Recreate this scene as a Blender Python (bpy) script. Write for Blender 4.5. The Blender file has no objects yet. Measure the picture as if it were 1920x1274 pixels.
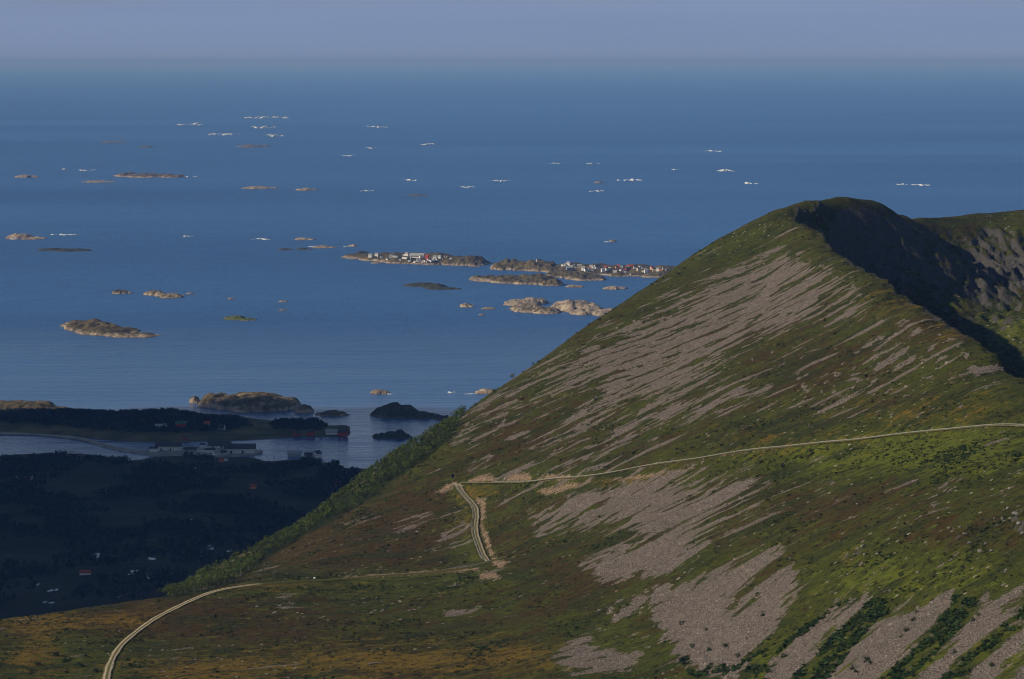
import bpy, math, random, numpy as np
from mathutils import Vector
R = math.radians
random.seed(7)
scn = bpy.context.scene
col = scn.collection

# ------------------------------------------------------------------ camera
CAMZ = 600.0
FPX = 5444.0                      # focal length in pixels of the 1920 px wide frame
PITCH = math.atan(522.0 / FPX)    # horizon at row 115 of 1274
cd = bpy.data.cameras.new('camera'); cam = bpy.data.objects.new('camera', cd); col.objects.link(cam)
cd.sensor_width = 36.0; cd.lens = 36.0 * FPX / 1920.0
cd.clip_start = 1.0; cd.clip_end = 900000.0
cam.location = (0, 0, CAMZ); cam.rotation_euler = (R(90) - PITCH, 0, 0)
scn.camera = cam

# ------------------------------------------------------------------ sky, sun, exposure
SUN_EL, SUN_AZ = 29.0, 12.0       # azimuth: degrees behind the due-left direction
sdir = Vector((-math.cos(R(SUN_AZ)) * math.cos(R(SUN_EL)), -math.sin(R(SUN_AZ)) * math.cos(R(SUN_EL)), math.sin(R(SUN_EL))))
w = bpy.data.worlds.new('World'); scn.world = w; w.use_nodes = True
nt = w.node_tree; bg = nt.nodes['Background']
sky = nt.nodes.new('ShaderNodeTexSky'); sky.sky_type = 'NISHITA'; sky.sun_disc = False
sky.sun_elevation = R(SUN_EL); sky.sun_rotation = math.atan2(sdir.x, sdir.y)
sky.altitude = 0; sky.air_density = 1.3; sky.dust_density = 0.4; sky.ozone_density = 1.5
tc = nt.nodes.new('ShaderNodeTexCoord'); sx = nt.nodes.new('ShaderNodeSeparateXYZ'); nt.links.new(tc.outputs['Generated'], sx.inputs[0])
mp = nt.nodes.new('ShaderNodeMapping'); mp.inputs['Scale'].default_value = (9, 9, 60); nt.links.new(tc.outputs['Generated'], mp.inputs['Vector'])
cn = nt.nodes.new('ShaderNodeTexNoise'); cn.inputs['Scale'].default_value = 1.6; cn.inputs['Detail'].default_value = 5; nt.links.new(mp.outputs[0], cn.inputs['Vector'])
ca = nt.nodes.new('ShaderNodeMath'); ca.operation = 'MULTIPLY_ADD'; ca.inputs[1].default_value = 0.02; nt.links.new(cn.outputs['Fac'], ca.inputs[0]); nt.links.new(sx.outputs['Z'], ca.inputs[2])
cr = nt.nodes.new('ShaderNodeValToRGB'); ce = cr.color_ramp.elements; ce[0].position = 0.029; ce[0].color = (.92, .92, .92, 1); ce[1].position = 0.30; ce[1].color = (.08, .08, .08, 1)
for p_, v_ in ((0.042, .50), (0.17, .30)): q_ = ce.new(p_); q_.color = (v_, v_, v_, 1)
nt.links.new(ca.outputs[0], cr.inputs[0])
cm = nt.nodes.new('ShaderNodeMix'); cm.data_type = 'RGBA'; cm.inputs[7].default_value = (4.7, 6.2, 9.6, 1)     # grey-blue stratus lying over the sea
cn2 = nt.nodes.new('ShaderNodeTexNoise'); cn2.inputs['Scale'].default_value = 0.7; cn2.inputs['Detail'].default_value = 3; mp2 = nt.nodes.new('ShaderNodeMapping'); mp2.inputs['Scale'].default_value = (6, 6, 110); nt.links.new(tc.outputs['Generated'], mp2.inputs['Vector']); nt.links.new(mp2.outputs[0], cn2.inputs['Vector'])
cc = nt.nodes.new('ShaderNodeMix'); cc.data_type = 'RGBA'; cc.inputs[6].default_value = (4.2, 5.9, 10.2, 1); cc.inputs[7].default_value = (5.3, 7.3, 11.9, 1); nt.links.new(cn2.outputs['Fac'], cc.inputs[0]); nt.links.new(cc.outputs[2], cm.inputs[7])
nt.links.new(cr.outputs[0], cm.inputs[0]); nt.links.new(sky.outputs[0], cm.inputs[6])
nt.links.new(cm.outputs[2], bg.inputs[0]); bg.inputs[1].default_value = 0.05
sl = bpy.data.lights.new('sun', 'SUN'); sun = bpy.data.objects.new('sun', sl); col.objects.link(sun)
sl.energy = 5.0; sl.angle = R(0.5); sl.color = (1.0, 0.90, 0.70)
sun.rotation_euler = sdir.to_track_quat('Z', 'Y').to_euler(); sun.location = (-300, 0, 900)
vs = scn.view_settings
vs.view_transform = 'Standard'; vs.look = 'None'; vs.gamma = 1.0; vs.exposure = -0.2; vs.use_curve_mapping = False
scn.cycles.use_denoising = True; scn.cycles.filter_width = 1.1
scn.cycles.max_bounces = 6; scn.cycles.diffuse_bounces = 2; scn.cycles.glossy_bounces = 2
scn.cycles.transparent_max_bounces = 8; scn.cycles.volume_bounces = 0
scn.cycles.sample_clamp_indirect = 4.0

# ------------------------------------------------------------------ helpers
CP, SP = math.cos(PITCH), math.sin(PITCH)
def at(px, py, Y):
    """point of the place that stands Y metres out and appears at (px, py) of the photograph"""
    u = (637.0 - py) / FPX; dy = CP + u * SP
    return ((px - 960.0) / FPX / dy * Y, Y, CAMZ + (-SP + u * CP) / dy * Y)
def sea_y(py):
    """distance at which level water lies along a row of the photograph"""
    u = (637.0 - py) / FPX
    return CAMZ * (CP + u * SP) / (SP - u * CP)
def proj(x, y, z):
    dz = z - CAMZ
    d = y * CP - dz * SP; uu = y * SP + dz * CP
    return 960.0 + FPX * x / d, 637.0 - FPX * uu / d
def _h(ix, iy, s):
    n = (ix.astype(np.int64) * 374761393 + iy.astype(np.int64) * 668265263 + s * 1274126177) & 0xffffffff
    n = ((n ^ (n >> 13)) * 1274126177) & 0xffffffff
    return n ^ (n >> 16)
def perlin(x, y, s=0):
    x = np.asarray(x, float); y = np.asarray(y, float)
    ix = np.floor(x); iy = np.floor(y); fx = x - ix; fy = y - iy
    def g(a, b):
        t = (_h(ix + a, iy + b, s) & 1023) * (2 * math.pi / 1024)
        return np.cos(t) * (fx - a) + np.sin(t) * (fy - b)
    ux = fx * fx * fx * (fx * (fx * 6 - 15) + 10); uy = fy * fy * fy * (fy * (fy * 6 - 15) + 10)
    a = g(0, 0); a = a + (g(1, 0) - a) * ux
    b = g(0, 1); b = b + (g(1, 1) - b) * ux
    return (a + (b - a) * uy) * 1.5
def fbm(x, y, octv=4, s=0, gain=0.5):
    t = 0; a = 1.0; f = 1.0
    for i in range(octv):
        t = t + a * perlin(x * f, y * f, s + i * 17); a *= gain; f *= 2.03
    return t
def sstep(a, b, x):
    t = np.clip((x - a) / (b - a), 0, 1); return t * t * (3 - 2 * t)
def mesh_np(name, V, F, mat=None, smooth=False):
    """mesh from vertex array and an (n,3) or (n,4) face array"""
    V = np.ascontiguousarray(V, np.float32); F = np.ascontiguousarray(F, np.int32); k = F.shape[1]
    me = bpy.data.meshes.new(name)
    me.vertices.add(len(V)); me.vertices.foreach_set('co', V.ravel())
    me.loops.add(F.size); me.loops.foreach_set('vertex_index', F.ravel())
    me.polygons.add(len(F)); me.polygons.foreach_set('loop_start', np.arange(0, F.size, k, dtype=np.int32))
    me.polygons.foreach_set('use_smooth', np.full(len(F), smooth))
    me.update(calc_edges=True)
    if mat: me.materials.append(mat)
    return me
def obj(name, me, parent=None, loc=None, rz=None):
    o = bpy.data.objects.new(name, me); col.objects.link(o)
    if parent: o.parent = parent
    if loc is not None: o.location = loc
    if rz is not None: o.rotation_euler = (0, 0, rz)
    return o
def tag(o, label=None, cat=None, group=None, kind=None):
    for k, v in (('label', label), ('category', cat), ('group', group), ('kind', kind)):
        if v: o[k] = v
    return o
def attr(me, name, vals):
    a = me.attributes.new(name, 'FLOAT', 'POINT'); a.data.foreach_set('value', np.ascontiguousarray(vals, np.float32))
def grid_faces(nx, ny):
    i = np.arange(nx - 1); j = np.arange(ny - 1)
    J, I = np.meshgrid(j, i, indexing='ij'); a = (J * nx + I).ravel()
    return np.stack([a, a + 1, a + nx + 1, a + nx], 1)

# ------------------------------------------------------------------ material helpers
class NT:
    def __init__(s, name):
        s.m = bpy.data.materials.new(name); s.m.use_nodes = True
        s.t = s.m.node_tree; s.n = s.t.nodes; s.b = s.n['Principled BSDF']; s.out = s.n['Material Output']
        s.pos = None
    def new(s, typ, **kw):
        n = s.n.new(typ)
        for k, v in kw.items(): setattr(n, k, v)
        return n
    def put(s, sock, v):
        if hasattr(v, 'is_linked') or isinstance(v, bpy.types.NodeSocket): s.t.links.new(v, sock)
        else:
            sock.default_value = v if not (isinstance(v, tuple) and len(v) == 3 and sock.type == 'RGBA') else (*v, 1)
    def P(s):
        if s.pos is None: s.pos = s.new('ShaderNodeNewGeometry').outputs['Position']
        return s.pos
    def noise(s, scale, detail=3, rough=0.55, vec=None, stretch=None, dist=0.0):
        v = vec or s.P()
        if stretch:
            mp = s.new('ShaderNodeMapping'); s.put(mp.inputs['Vector'], v); mp.inputs['Scale'].default_value = stretch[:3]
            if len(stretch) > 3: mp.inputs['Rotation'].default_value = (0, 0, stretch[3])
            v = mp.outputs[0]
        n = s.new('ShaderNodeTexNoise'); s.put(n.inputs['Vector'], v)
        n.inputs['Scale'].default_value = scale; n.inputs['Detail'].default_value = detail; n.inputs['Roughness'].default_value = rough
        n.inputs['Distortion'].default_value = dist
        return n.outputs['Fac']
    def math(s, op, a, b=0.0, clamp=False):
        n = s.new('ShaderNodeMath', operation=op, use_clamp=clamp); s.put(n.inputs[0], a); s.put(n.inputs[1], b); return n.outputs[0]
    def rng(s, v, a, b, c=0.0, d=1.0):
        n = s.new('ShaderNodeMapRange', interpolation_type='SMOOTHSTEP'); s.put(n.inputs[0], v)
        for i, q in enumerate((a, b, c, d)): s.put(n.inputs[i + 1], q)
        return n.outputs[0]
    def mix(s, f, a, b, typ='MIX'):
        n = s.new('ShaderNodeMix', data_type='RGBA', blend_type=typ); s.put(n.inputs[0], f); s.put(n.inputs[6], a); s.put(n.inputs[7], b); return n.outputs[2]
    def attr(s, name):
        return s.new('ShaderNodeAttribute', attribute_name=name).outputs['Fac']
    def bump(s, h, strength, dist):
        n = s.new('ShaderNodeBump'); n.inputs['Strength'].default_value = strength; n.inputs['Distance'].default_value = dist
        s.put(n.inputs['Height'], h); s.put(s.b.inputs['Normal'], n.outputs[0]); return n.outputs[0]
    def base(s, c, rough=0.9, spec=0.2):
        s.put(s.b.inputs['Base Color'], c); s.put(s.b.inputs['Roughness'], rough); s.put(s.b.inputs['Specular IOR Level'], spec); return s.m
def plain(name, c, rough=0.85, var=0.25, scale=1.0, spec=0.2):
    n = NT(name); f = n.noise(scale, 4)
    d = tuple(q * (1 - var) for q in c); l = tuple(min(1, q * (1 + var)) for q in c)
    return n.base(n.mix(n.rng(f, 0.3, 0.7), d, l), rough, spec)

# ------------------------------------------------------------------ sea
n = NT('sea_water')
near = n.rng(n.math('ADD', n.new('ShaderNodeSeparateXYZ').outputs[1], n.math('MULTIPLY', n.noise(0.0009, 3, 0.5, stretch=(0.3, 1, 1)), 2600)), 4300, 9500)
sep = [x for x in n.n if x.type == 'SEPXYZ'][0]; n.put(sep.inputs[0], n.P())
big = n.noise(0.00035, 4, 0.55, stretch=(0.25, 1, 1, 0.12))
mid = n.noise(0.02, 4, 0.6, stretch=(0.35, 1, 1, 0.2))
fine = n.noise(0.11, 3, 0.6, stretch=(0.5, 1, 1, 0.25))
n.base(n.mix(n.rng(big, 0.3, 0.7), (0.024, 0.096, 0.280), (0.046, 0.145, 0.380)), n.rng(near, 0, 1, 0.08, 0.42), n.rng(near, 0, 1, 0.65, 0.75))
n.b.inputs['IOR'].default_value = 1.33
swell = n.noise(0.006, 3, 0.6, stretch=(0.3, 1, 1, 0.1))
h = n.math('ADD', n.math('ADD', n.math('MULTIPLY', mid, 1.0), n.math('MULTIPLY', fine, 0.6)), n.math('MULTIPLY', swell, 3.0))
bn = [x for x in (n.bump(h, 0.8, 8.0),)][0].node; n.put(bn.inputs['Strength'], n.rng(near, 0, 1, 0.12, 0.9))
SEA = n.m
S = 260000.0
xs = np.array([-S, -60000, -20000, -6000, 0, 6000, 20000, 60000, S]); ys = np.array([-8000, 0, 3000, 8000, 20000, 60000, 120000, S])
X, Y = np.meshgrid(xs, ys)
sea = obj('sea', mesh_np('sea', np.stack([X.ravel(), Y.ravel(), np.zeros(X.size)], 1), grid_faces(len(xs), len(ys)), SEA))
tag(sea, kind='structure')

# ------------------------------------------------------------------ the mountain: height field through measured points
PLANE = (0.45, 0.07, 243.6)
CTL = []          # (x, y, z)
def ctl(*pts):
    for p in pts: CTL.append(at(*p))
def ctlz(*pts):   # px, Y, z
    for px, Yd, z in pts: CTL.append(((px - 960.0) / FPX * Yd * 1.0, Yd, z))
ROAD_UP = [(1960, 797, 1283), (1920, 800, 1295), (1860, 802, 1320), (1780, 808, 1346), (1700, 815, 1372), (1600, 826, 1406), (1500, 838, 1441), (1400, 851, 1476), (1300, 865, 1511), (1200, 879, 1549), (1100, 893, 1588), (1040, 900, 1616), (980, 903, 1647), (930, 905, 1678), (885, 906, 1704), (866, 907, 1714)]
ROAD_LO = [(858, 907, 1716), (866, 920, 1690), (880, 936, 1664), (892, 955, 1640), (894, 975, 1612), (890, 990, 1596), (893, 1008, 1574), (901, 1030, 1545), (908, 1050, 1520), (916, 1064, 1503)]
ROAD_BE = [(950, 1064, 1500), (916, 1067, 1500), (800, 1075, 1500), (700, 1080, 1497), (600, 1087, 1490), (540, 1093, 1484), (480, 1099, 1478), (430, 1106, 1468), (400, 1111, 1463), (360, 1125, 1446), (330, 1139, 1430), (290, 1160, 1408), (260, 1179, 1386), (232, 1204, 1360), (215, 1230, 1335), (205, 1252, 1312), (200, 1274, 1290), (198, 1310, 1262)]
ctl(*ROAD_UP[1::2], *ROAD_LO[2::3], *ROAD_BE[2::2])
# open slope
ctl((1300, 700, 1733), (1500, 600, 1750), (1700, 720, 1471), (1100, 780, 1750), (1400, 560, 1900), (1250, 600, 1930),
    (1500, 1000, 1260), (1500, 1150, 1145), (1500, 1274, 1062), (1900, 1274, 930), (1900, 1150, 1002), (1900, 1000, 1106), (1900, 880, 1206),
    (1240, 1274, 1150), (1240, 1150, 1250), (1240, 1000, 1394), (1000, 1274, 1190), (1000, 1150, 1335), (600, 1200, 1335), (600, 1274, 1250), (300, 1274, 1275),
    (800, 1200, 1310), (50, 1274, 1290), (50, 1200, 1370))
ctl((400, 1098, 1590), (330, 1119, 1560), (480, 1075, 1600), (560, 1045, 1640), (400, 1090, 1680), (330, 1116, 1660), (640, 1010, 1650), (740, 960, 1690), (480, 1055, 1700))
# outline against the sea
SIL = [(1480, 385, 2170), (1400, 425, 2170), (1300, 480, 2159), (1150, 580, 2085), (1050, 650, 2028), (950, 722, 1975), (850, 792, 1927), (750, 862, 1885), (640, 935, 1845), (560, 995, 1812), (480, 1055, 1779), (400, 1100, 1765), (330, 1128, 1755)]
ctl(*SIL)
for px, py, Yd in SIL:
    for dY, dz in ((80, -22), (300, -150)):
        x, y, z = at(px, py, Yd + dY); CTL.append((x, y, z + dz))
# bench edge
for px, py, Yd in ((0, 1162, 1420), (80, 1158, 1432), (160, 1142, 1450), (250, 1126, 1466)):
    ctl((px, py, Yd))
    for dY, dz in ((90, -18), (300, -110)):
        x, y, z = at(px, py, Yd + dY); CTL.append((x, y, z + dz))
CTL += [(-330, 1420, 318), (-420, 1450, 290), (-520, 1700, 160), (-420, 1250, 315), (-520, 1250, 260), (-700, 1600, 80), (-700, 1200, 140), (-400, 2400, 20), (-100, 2600, 60), (-700, 2200, 10), (150, 2900, 120), (-330, 2000, 60), (-280, 2200, 40)]
# crest between the open slope and the corrie
CREST = [(1540, 372, 2174), (1500, 385, 2130), (1494, 408, 2100), (1545, 430, 2021), (1562, 462, 1930), (1640, 505, 1802), (1715, 556, 1670), (1780, 600, 1571), (1850, 640, 1487), (1900, 667, 1433)]
for (a, b, c), (d, e, f) in zip(CREST[:-1], CREST[1:]):
    k = max(1, int(abs(f - c) / 26))
    for i in range(k):
        t = i / k; x, y, z = at(a + (d - a) * t, b + (e - b) * t, c + (f - c) * t)
        CTL += [(x, y, z), (x - 25, y, z - 11.0), (x + 11, y, z - 13), (x + 32, y, z - 44)]
CTL += [(262, 1330, 452), (300, 1300, 452), (310, 1400, 440), (330, 1150, 455), (260, 1000, 440)]
# corrie rim, wall, floor, eastern spur
ctl((1590, 371, 2225), (1650, 378, 2285), (1700, 395, 2360), (1728, 405, 2410), (1752, 410, 2440), (1785, 408, 2445), (1820, 404, 2440), (1920, 400, 2430), (2000, 395, 2420))
ctl((1700, 450, 2310), (1760, 470, 2370), (1850, 500, 2310), (1900, 470, 2370), (1900, 560, 2200), (1860, 580, 2160), (1880, 612, 2080), (1780, 560, 2150), (1700, 520, 2180))
CTL += [(275, 2120, 425), (290, 1950, 405), (300, 1750, 395), (310, 1600, 400), (360, 1750, 392), (420, 1900, 420), (480, 2100, 470), (520, 1700, 430), (640, 2200, 480), (640, 1800, 440)]
for x, z in ((250, 415), (330, 415), (430, 425), (560, 430)): CTL += [(x, 2600, z), (x, 2950, z - 230)]
CTL = np.array(CTL)
def plane(x, y): return PLANE[2] + PLANE[0] * x + PLANE[1] * y
def tps_fit(C, lam):
    P = C[:, :2] / 300.0; v = C[:, 2] - plane(C[:, 0], C[:, 1]); N = len(C)
    d2 = ((P[:, None] - P[None]) ** 2).sum(2); K = np.where(d2 > 0, 0.5 * d2 * np.log(d2 + 1e-12), 0)
    A = np.zeros((N + 3, N + 3)); A[:N, :N] = K + lam * np.eye(N); A[:N, N] = 1; A[:N, N + 1:] = P; A[N:, :N] = A[:N, N:].T
    return np.linalg.solve(A, np.r_[v, 0, 0, 0]), P
TW, TP_ = tps_fit(CTL, 0.004)
def tps(x, y):
    px_, py_ = x / 300.0, y / 300.0; out = np.zeros_like(px_)
    for (a, b), wgt in zip(TP_, TW[:-3]):
        d2 = (px_ - a) ** 2 + (py_ - b) ** 2; out += wgt * 0.5 * d2 * np.log(d2 + 1e-12)
    return out + TW[-3] + TW[-2] * px_ + TW[-1] * py_ + plane(x, y)
def axis(segs):
    a = []
    for lo, hi, st in segs: a.append(np.arange(lo, hi, st))
    return np.concatenate(a)
GX = axis([(-820, -420, 12), (-420, -290, 4), (-290, 300, 1.1), (300, 460, 2.0), (460, 720, 9)])
GY = axis([(860, 940, 4), (940, 1960, 2.05), (1960, 2520, 2.6), (2520, 3000, 12)])
HX, HY = np.meshgrid(GX, GY)
HZ = tps(HX, HY)
# bumps of the ground: gentle humps, downhill streaks, crags in the corrie, ragged crest
FALL = np.array([-0.45, -0.07]) / math.hypot(0.45, 0.07)
AL = HX * FALL[0] + HY * FALL[1]            # metres downhill
AC = -HX * FALL[1] + HY * FALL[0]           # metres across the slope
_px, _py = proj(HX, HY, HZ)                 # the lower right face turns a little towards the near valley
_ph = R(34) * sstep(900, 1090, _py) * sstep(1080, 1380, _px) * (HY < 1420); _dx, _dy = HX - 110.0, HY - 1145.0
_a0 = math.atan2(0.07, 0.45); AL = -_dx * np.cos(_ph + _a0) - _dy * np.sin(_ph + _a0); AC = _dx * np.sin(_ph + _a0) - _dy * np.cos(_ph + _a0)
cy = np.array([at(*p)[1] for p in CREST]); cx = np.array([at(*p)[0] for p in CREST]); o_ = np.argsort(cy)
crest_x = np.interp(HY, cy[o_], cx[o_]) + 2.2 * fbm(HY / 26, HY * 0 + 3.3, 4, 21)
corrie = sstep(4, 20, HX - crest_x) * sstep(1380, 1460, HY) * (1 - sstep(2440, 2520, HY))
HZ = HZ + 1.6 * fbm(HX / 75, HY / 75, 3, 3) + 0.5 * fbm(AL / 30, AC / 9, 3, 11) + 0.22 * fbm(HX / 6, HY / 6, 2, 5)
rid = 1 - np.abs(fbm(HX / 34, HY / 46, 4, 31)); rid2 = np.abs(fbm(HX / 11, HY / 15, 3, 41))
_, PY0 = proj(HX, HY, HZ)
HZ = HZ + corrie * sstep(400, 470, PY0) * (5.5 * (rid - 0.75) + 3.2 * (rid2 - 0.3))
dcr = np.maximum(HX - crest_x, 0)
HZ = HZ - 15 * (1 - np.exp(-dcr / 6.0)) * np.exp(-dcr / 55.0) * sstep(1390, 1470, HY) * (1 - sstep(2120, 2200, HY))
spur = np.exp(-((PY0 - 500) / 75) ** 2) * sstep(1790, 1850, proj(HX, HY, HZ)[0]) * sstep(1980, 2080, HY) * (1 - sstep(2400, 2440, HY)) * sstep(412, 440, PY0)
HZ = HZ + spur * (13 * (1 - np.abs(fbm(HX / 17 + HY / 70, HY / 110, 3, 33)) - .8) + 3.0 * fbm(HX / 7, HY / 40, 3, 35))
near_crest = np.exp(-((HX - crest_x) / 7.0) ** 2) * sstep(1420, 1500, HY) * (1 - sstep(2170, 2230, HY))
HZ = HZ + near_crest * 1.9 * fbm(HX / 9, HY / 14, 3, 51)
PX, PY = proj(HX, HY, HZ)
def poly_sd(px, py, poly):
    """signed distance in pixels, positive inside"""
    P = np.array(poly, float); d = np.full(px.shape, 1e9); ins = np.zeros(px.shape, bool)
    for (x0, y0), (x1, y1) in zip(P, np.roll(P, -1, 0)):
        ex, ey = x1 - x0, y1 - y0; t = np.clip(((px - x0) * ex + (py - y0) * ey) / (ex * ex + ey * ey + 1e-9), 0, 1)
        d = np.minimum(d, (px - x0 - t * ex) ** 2 + (py - y0 - t * ey) ** 2)
        c = (y0 > py) != (y1 > py)
        ins ^= c & (px < ex * (py - y0) / (ey if abs(ey) > 1e-9 else 1e-9) + x0)
    d = np.sqrt(d); return np.where(ins, d, -d)
def seg_poly(x0, y0, x1, y1, wd):
    l = math.hypot(x1 - x0, y1 - y0); nx, ny = -(y1 - y0) / l * wd / 2, (x1 - x0) / l * wd / 2
    mx, my = (x0 + x1) / 2, (y0 + y1) / 2
    return [(x0, y0), (mx + nx, my + ny), (x1 + nx * .6, y1 + ny * .6), (x1 - nx * .6, y1 - ny * .6), (mx - nx, my - ny)]
# crags on the lower slope
crag = np.exp(-((PX - 1790) / 95) ** 2 - ((PY - 1010) / 45) ** 2) + 0.8 * np.exp(-((PX - 1610) / 45) ** 2 - ((PY - 1040) / 32) ** 2) + 1.2 * np.exp(-((PX - 1915) / 30) ** 2 - ((PY - 985) / 50) ** 2)
crag[HY > 1300] = 0
HZ = HZ + crag * 2.0 * np.maximum(0, fbm(HX / 9, HY / 12, 3, 61) + 0.1)

# the track: level bench cut into the slope
def sample_grid(Z, x, y):
    x = np.asarray(x, float); y = np.asarray(y, float)
    i = np.clip(np.searchsorted(GX, x) - 1, 0, len(GX) - 2); j = np.clip(np.searchsorted(GY, y) - 1, 0, len(GY) - 2)
    fx = np.clip((x - GX[i]) / (GX[i + 1] - GX[i]), 0, 1); fy = np.clip((y - GY[j]) / (GY[j + 1] - GY[j]), 0, 1)
    return (Z[j, i] * (1 - fx) + Z[j, i + 1] * fx) * (1 - fy) + (Z[j + 1, i] * (1 - fx) + Z[j + 1, i + 1] * fx) * fy
def resample(pts, step=2.0):
    P = np.array(pts); d = np.r_[0, np.cumsum(np.hypot(*np.diff(P[:, :2], axis=0).T))]
    # Catmull-like smoothing by repeated averaging of a dense polyline
    n_ = int(d[-1] / step); t = np.linspace(0, d[-1], n_)
    Q = np.stack([np.interp(t, d, P[:, k]) for k in range(P.shape[1])], 1)
    for _ in range(30): Q[1:-1] = (Q[:-2] + 2 * Q[1:-1] + Q[2:]) / 4
    return Q
def track(pts):
    Q = resample([at(*p) for p in pts]); z = sample_grid(HZ, Q[:, 0], Q[:, 1])
    for _ in range(60): z[1:-1] = (z[:-2] + 2 * z[1:-1] + z[2:]) / 4
    Q[:, 2] = z; return Q
T_UP, T_LO, T_BE = track(ROAD_UP), track(ROAD_LO), track(ROAD_BE)
RD = np.full(HX.shape, 99.0); RZ = np.zeros(HX.shape)
for T, half in ((T_UP, 1.9), (T_LO, 2.3), (T_BE, 2.0)):
    for x, y, z in T:
        i0, i1 = np.searchsorted(GX, (x - 9, x + 9)); j0, j1 = np.searchsorted(GY, (y - 9, y + 9))
        d = np.hypot(HX[j0:j1, i0:i1] - x, HY[j0:j1, i0:i1] - y) - half
        b = d < RD[j0:j1, i0:i1]; RD[j0:j1, i0:i1][b] = d[b]; RZ[j0:j1, i0:i1][b] = z
kk = 1 - sstep(0.2, 3.6, RD)
HZ = HZ * (1 - kk) + (RZ - 0.1) * kk
PX, PY = proj(HX, HY, HZ)
VIS = (PX > -60) & (PX < 1980) & (PY > 340) & (PY < 1330)

# scree fields, drawn out downhill
SCREE = [
 [(1340, 515), (1470, 468), (1490, 478), (1535, 498), (1560, 515), (1600, 555), (1622, 602), (1590, 600), (1540, 585), (1430, 640), (1390, 675), (1300, 722), (1200, 760), (1150, 785), (1080, 838), (1040, 850), (1060, 800), (1120, 745), (1105, 720), (1010, 765), (945, 800), (960, 750), (1050, 690), (1130, 622), (1200, 585), (1260, 548)],
 [(1550, 505), (1590, 520), (1600, 545), (1622, 575), (1618, 602), (1590, 585), (1540, 560)],
 [(1440, 725), (1380, 760), (1220, 800), (1150, 830), (1070, 838), (1150, 790), (1280, 740), (1380, 715)],
 [(985, 700), (1030, 680), (1080, 655), (1060, 690), (980, 745), (900, 800), (850, 830), (900, 770)],
 [(990, 958), (1080, 928), (1180, 905), (1260, 882), (1312, 870), (1320, 880), (1230, 930), (1350, 898), (1420, 878), (1390, 905), (1440, 908), (1370, 965), (1310, 1040), (1240, 1085), (1130, 1090), (1090, 1060), (1130, 1035), (1200, 1010), (1180, 985), (1100, 995), (1012, 1000)],
 [(1212, 1150), (1225, 1105), (1330, 1080), (1462, 1022), (1455, 1042), (1370, 1125), (1372, 1142), (1430, 1095), (1485, 1058), (1502, 1082), (1490, 1120), (1475, 1140), (1440, 1200), (1405, 1232), (1380, 1290), (1290, 1250), (1240, 1192)],
 [(1425, 1290), (1450, 1232), (1550, 1150), (1600, 1120), (1632, 1122), (1565, 1190), (1470, 1290)],
 [(1540, 1290), (1640, 1162), (1690, 1140), (1740, 1110), (1792, 1108), (1775, 1150), (1725, 1210), (1640, 1290)],
 [(1690, 1290), (1790, 1190), (1850, 1110), (1865, 1135), (1915, 1098), (1935, 1120), (1800, 1235), (1750, 1290)],
 [(1790, 1290), (1930, 1150), (1940, 1195), (1850, 1290)], [(1870, 1290), (1940, 1225), (1940, 1290)],
 [(1035, 1240), (1100, 1195), (1120, 1215), (1205, 1225), (1190, 1255), (1080, 1262)],
 [(1145, 1140), (1180, 1120), (1215, 1110), (1200, 1160), (1150, 1165)]]
for sg in ((1805, 885, 1745, 948, 9), (1905, 900, 1880, 925, 7), (812, 1030, 870, 985, 10), (740, 990, 812, 965, 12), (760, 985, 800, 968, 9), (820, 1025, 880, 1012, 12), (1100, 862, 1170, 810, 10), (880, 880, 915, 858, 6), (1060, 880, 1090, 862, 5), (1140, 848, 1230, 822, 12),
           (1075, 895, 1165, 845, 10), (1000, 840, 1060, 812, 9), (960, 830, 990, 815, 8), (1555, 1175, 1450, 1262, 12), (1700, 690, 1640, 660, 12), (1690, 655, 1640, 690, 10), (1420, 700, 1380, 740, 8), (700, 890, 640, 925, 4), (650, 985, 700, 962, 4), (1335, 1010, 1420, 945, 14), (1800, 640, 1750, 655, 16), (1720, 620, 1690, 605, 8),
           (1620, 640, 1650, 640, 14), (1690, 660, 1700, 680, 14), (1470, 945, 1360, 1010, 12), (1560, 905, 1530, 925, 5), (860, 1148, 890, 1136, 9), (840, 1150, 880, 1138, 6)):
    SCREE.append(seg_poly(*sg))
sc = np.full(HX.shape, -3.0)
pv_, qv_ = PX[VIS], PY[VIS]
# edges of the fields fray along the fall line
wob = (9 + 6 * sstep(900, 860, qv_)) * fbm(AL[VIS] / 45, AC[VIS] / 13, 3, 71); wob2 = 10 * fbm(AL[VIS] / 28, AC[VIS] / 6, 3, 77)
best = np.full(pv_.shape, -60.0)
for poly in SCREE:
    P = np.array(poly); b = (pv_ > P[:, 0].min() - 45) & (pv_ < P[:, 0].max() + 45) & (qv_ > P[:, 1].min() - 45) & (qv_ < P[:, 1].max() + 45)
    if b.any():
        sd = poly_sd(pv_[b], qv_[b], poly); best[b] = np.maximum(best[b], sd)
face = np.clip(poly_sd(pv_, qv_, [(840, 830), (1340, 470), (1540, 440), (1900, 690), (1700, 790), (1300, 850), (900, 900)]) / 60, -1, 1)
streak = fbm(AL[VIS] / 50, AC[VIS] / 12, 4, 81)
val = np.clip((best + wob + wob2) / 12.0, -3, 3)
upper = sstep(880, 860, qv_)
midf = (1 - upper) * sstep(1050, 1000, qv_)
val = np.where(best > 0, val - ((1.3 + 2.2 * upper + 1.8 * midf) * sstep(0.14 - 0.22 * upper - 0.16 * midf, 0.45, fbm(AL[VIS] / 34, AC[VIS] / 9, 4, 91)) + 2.6 * upper * sstep(0.02, 0.4, fbm(AL[VIS] / 22, AC[VIS] / 5, 3, 93))), val)      # turf tongues inside the fields
val = np.maximum(val, (streak - 0.62 + 0.16 * face) * 4.0 - 0.2)
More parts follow.
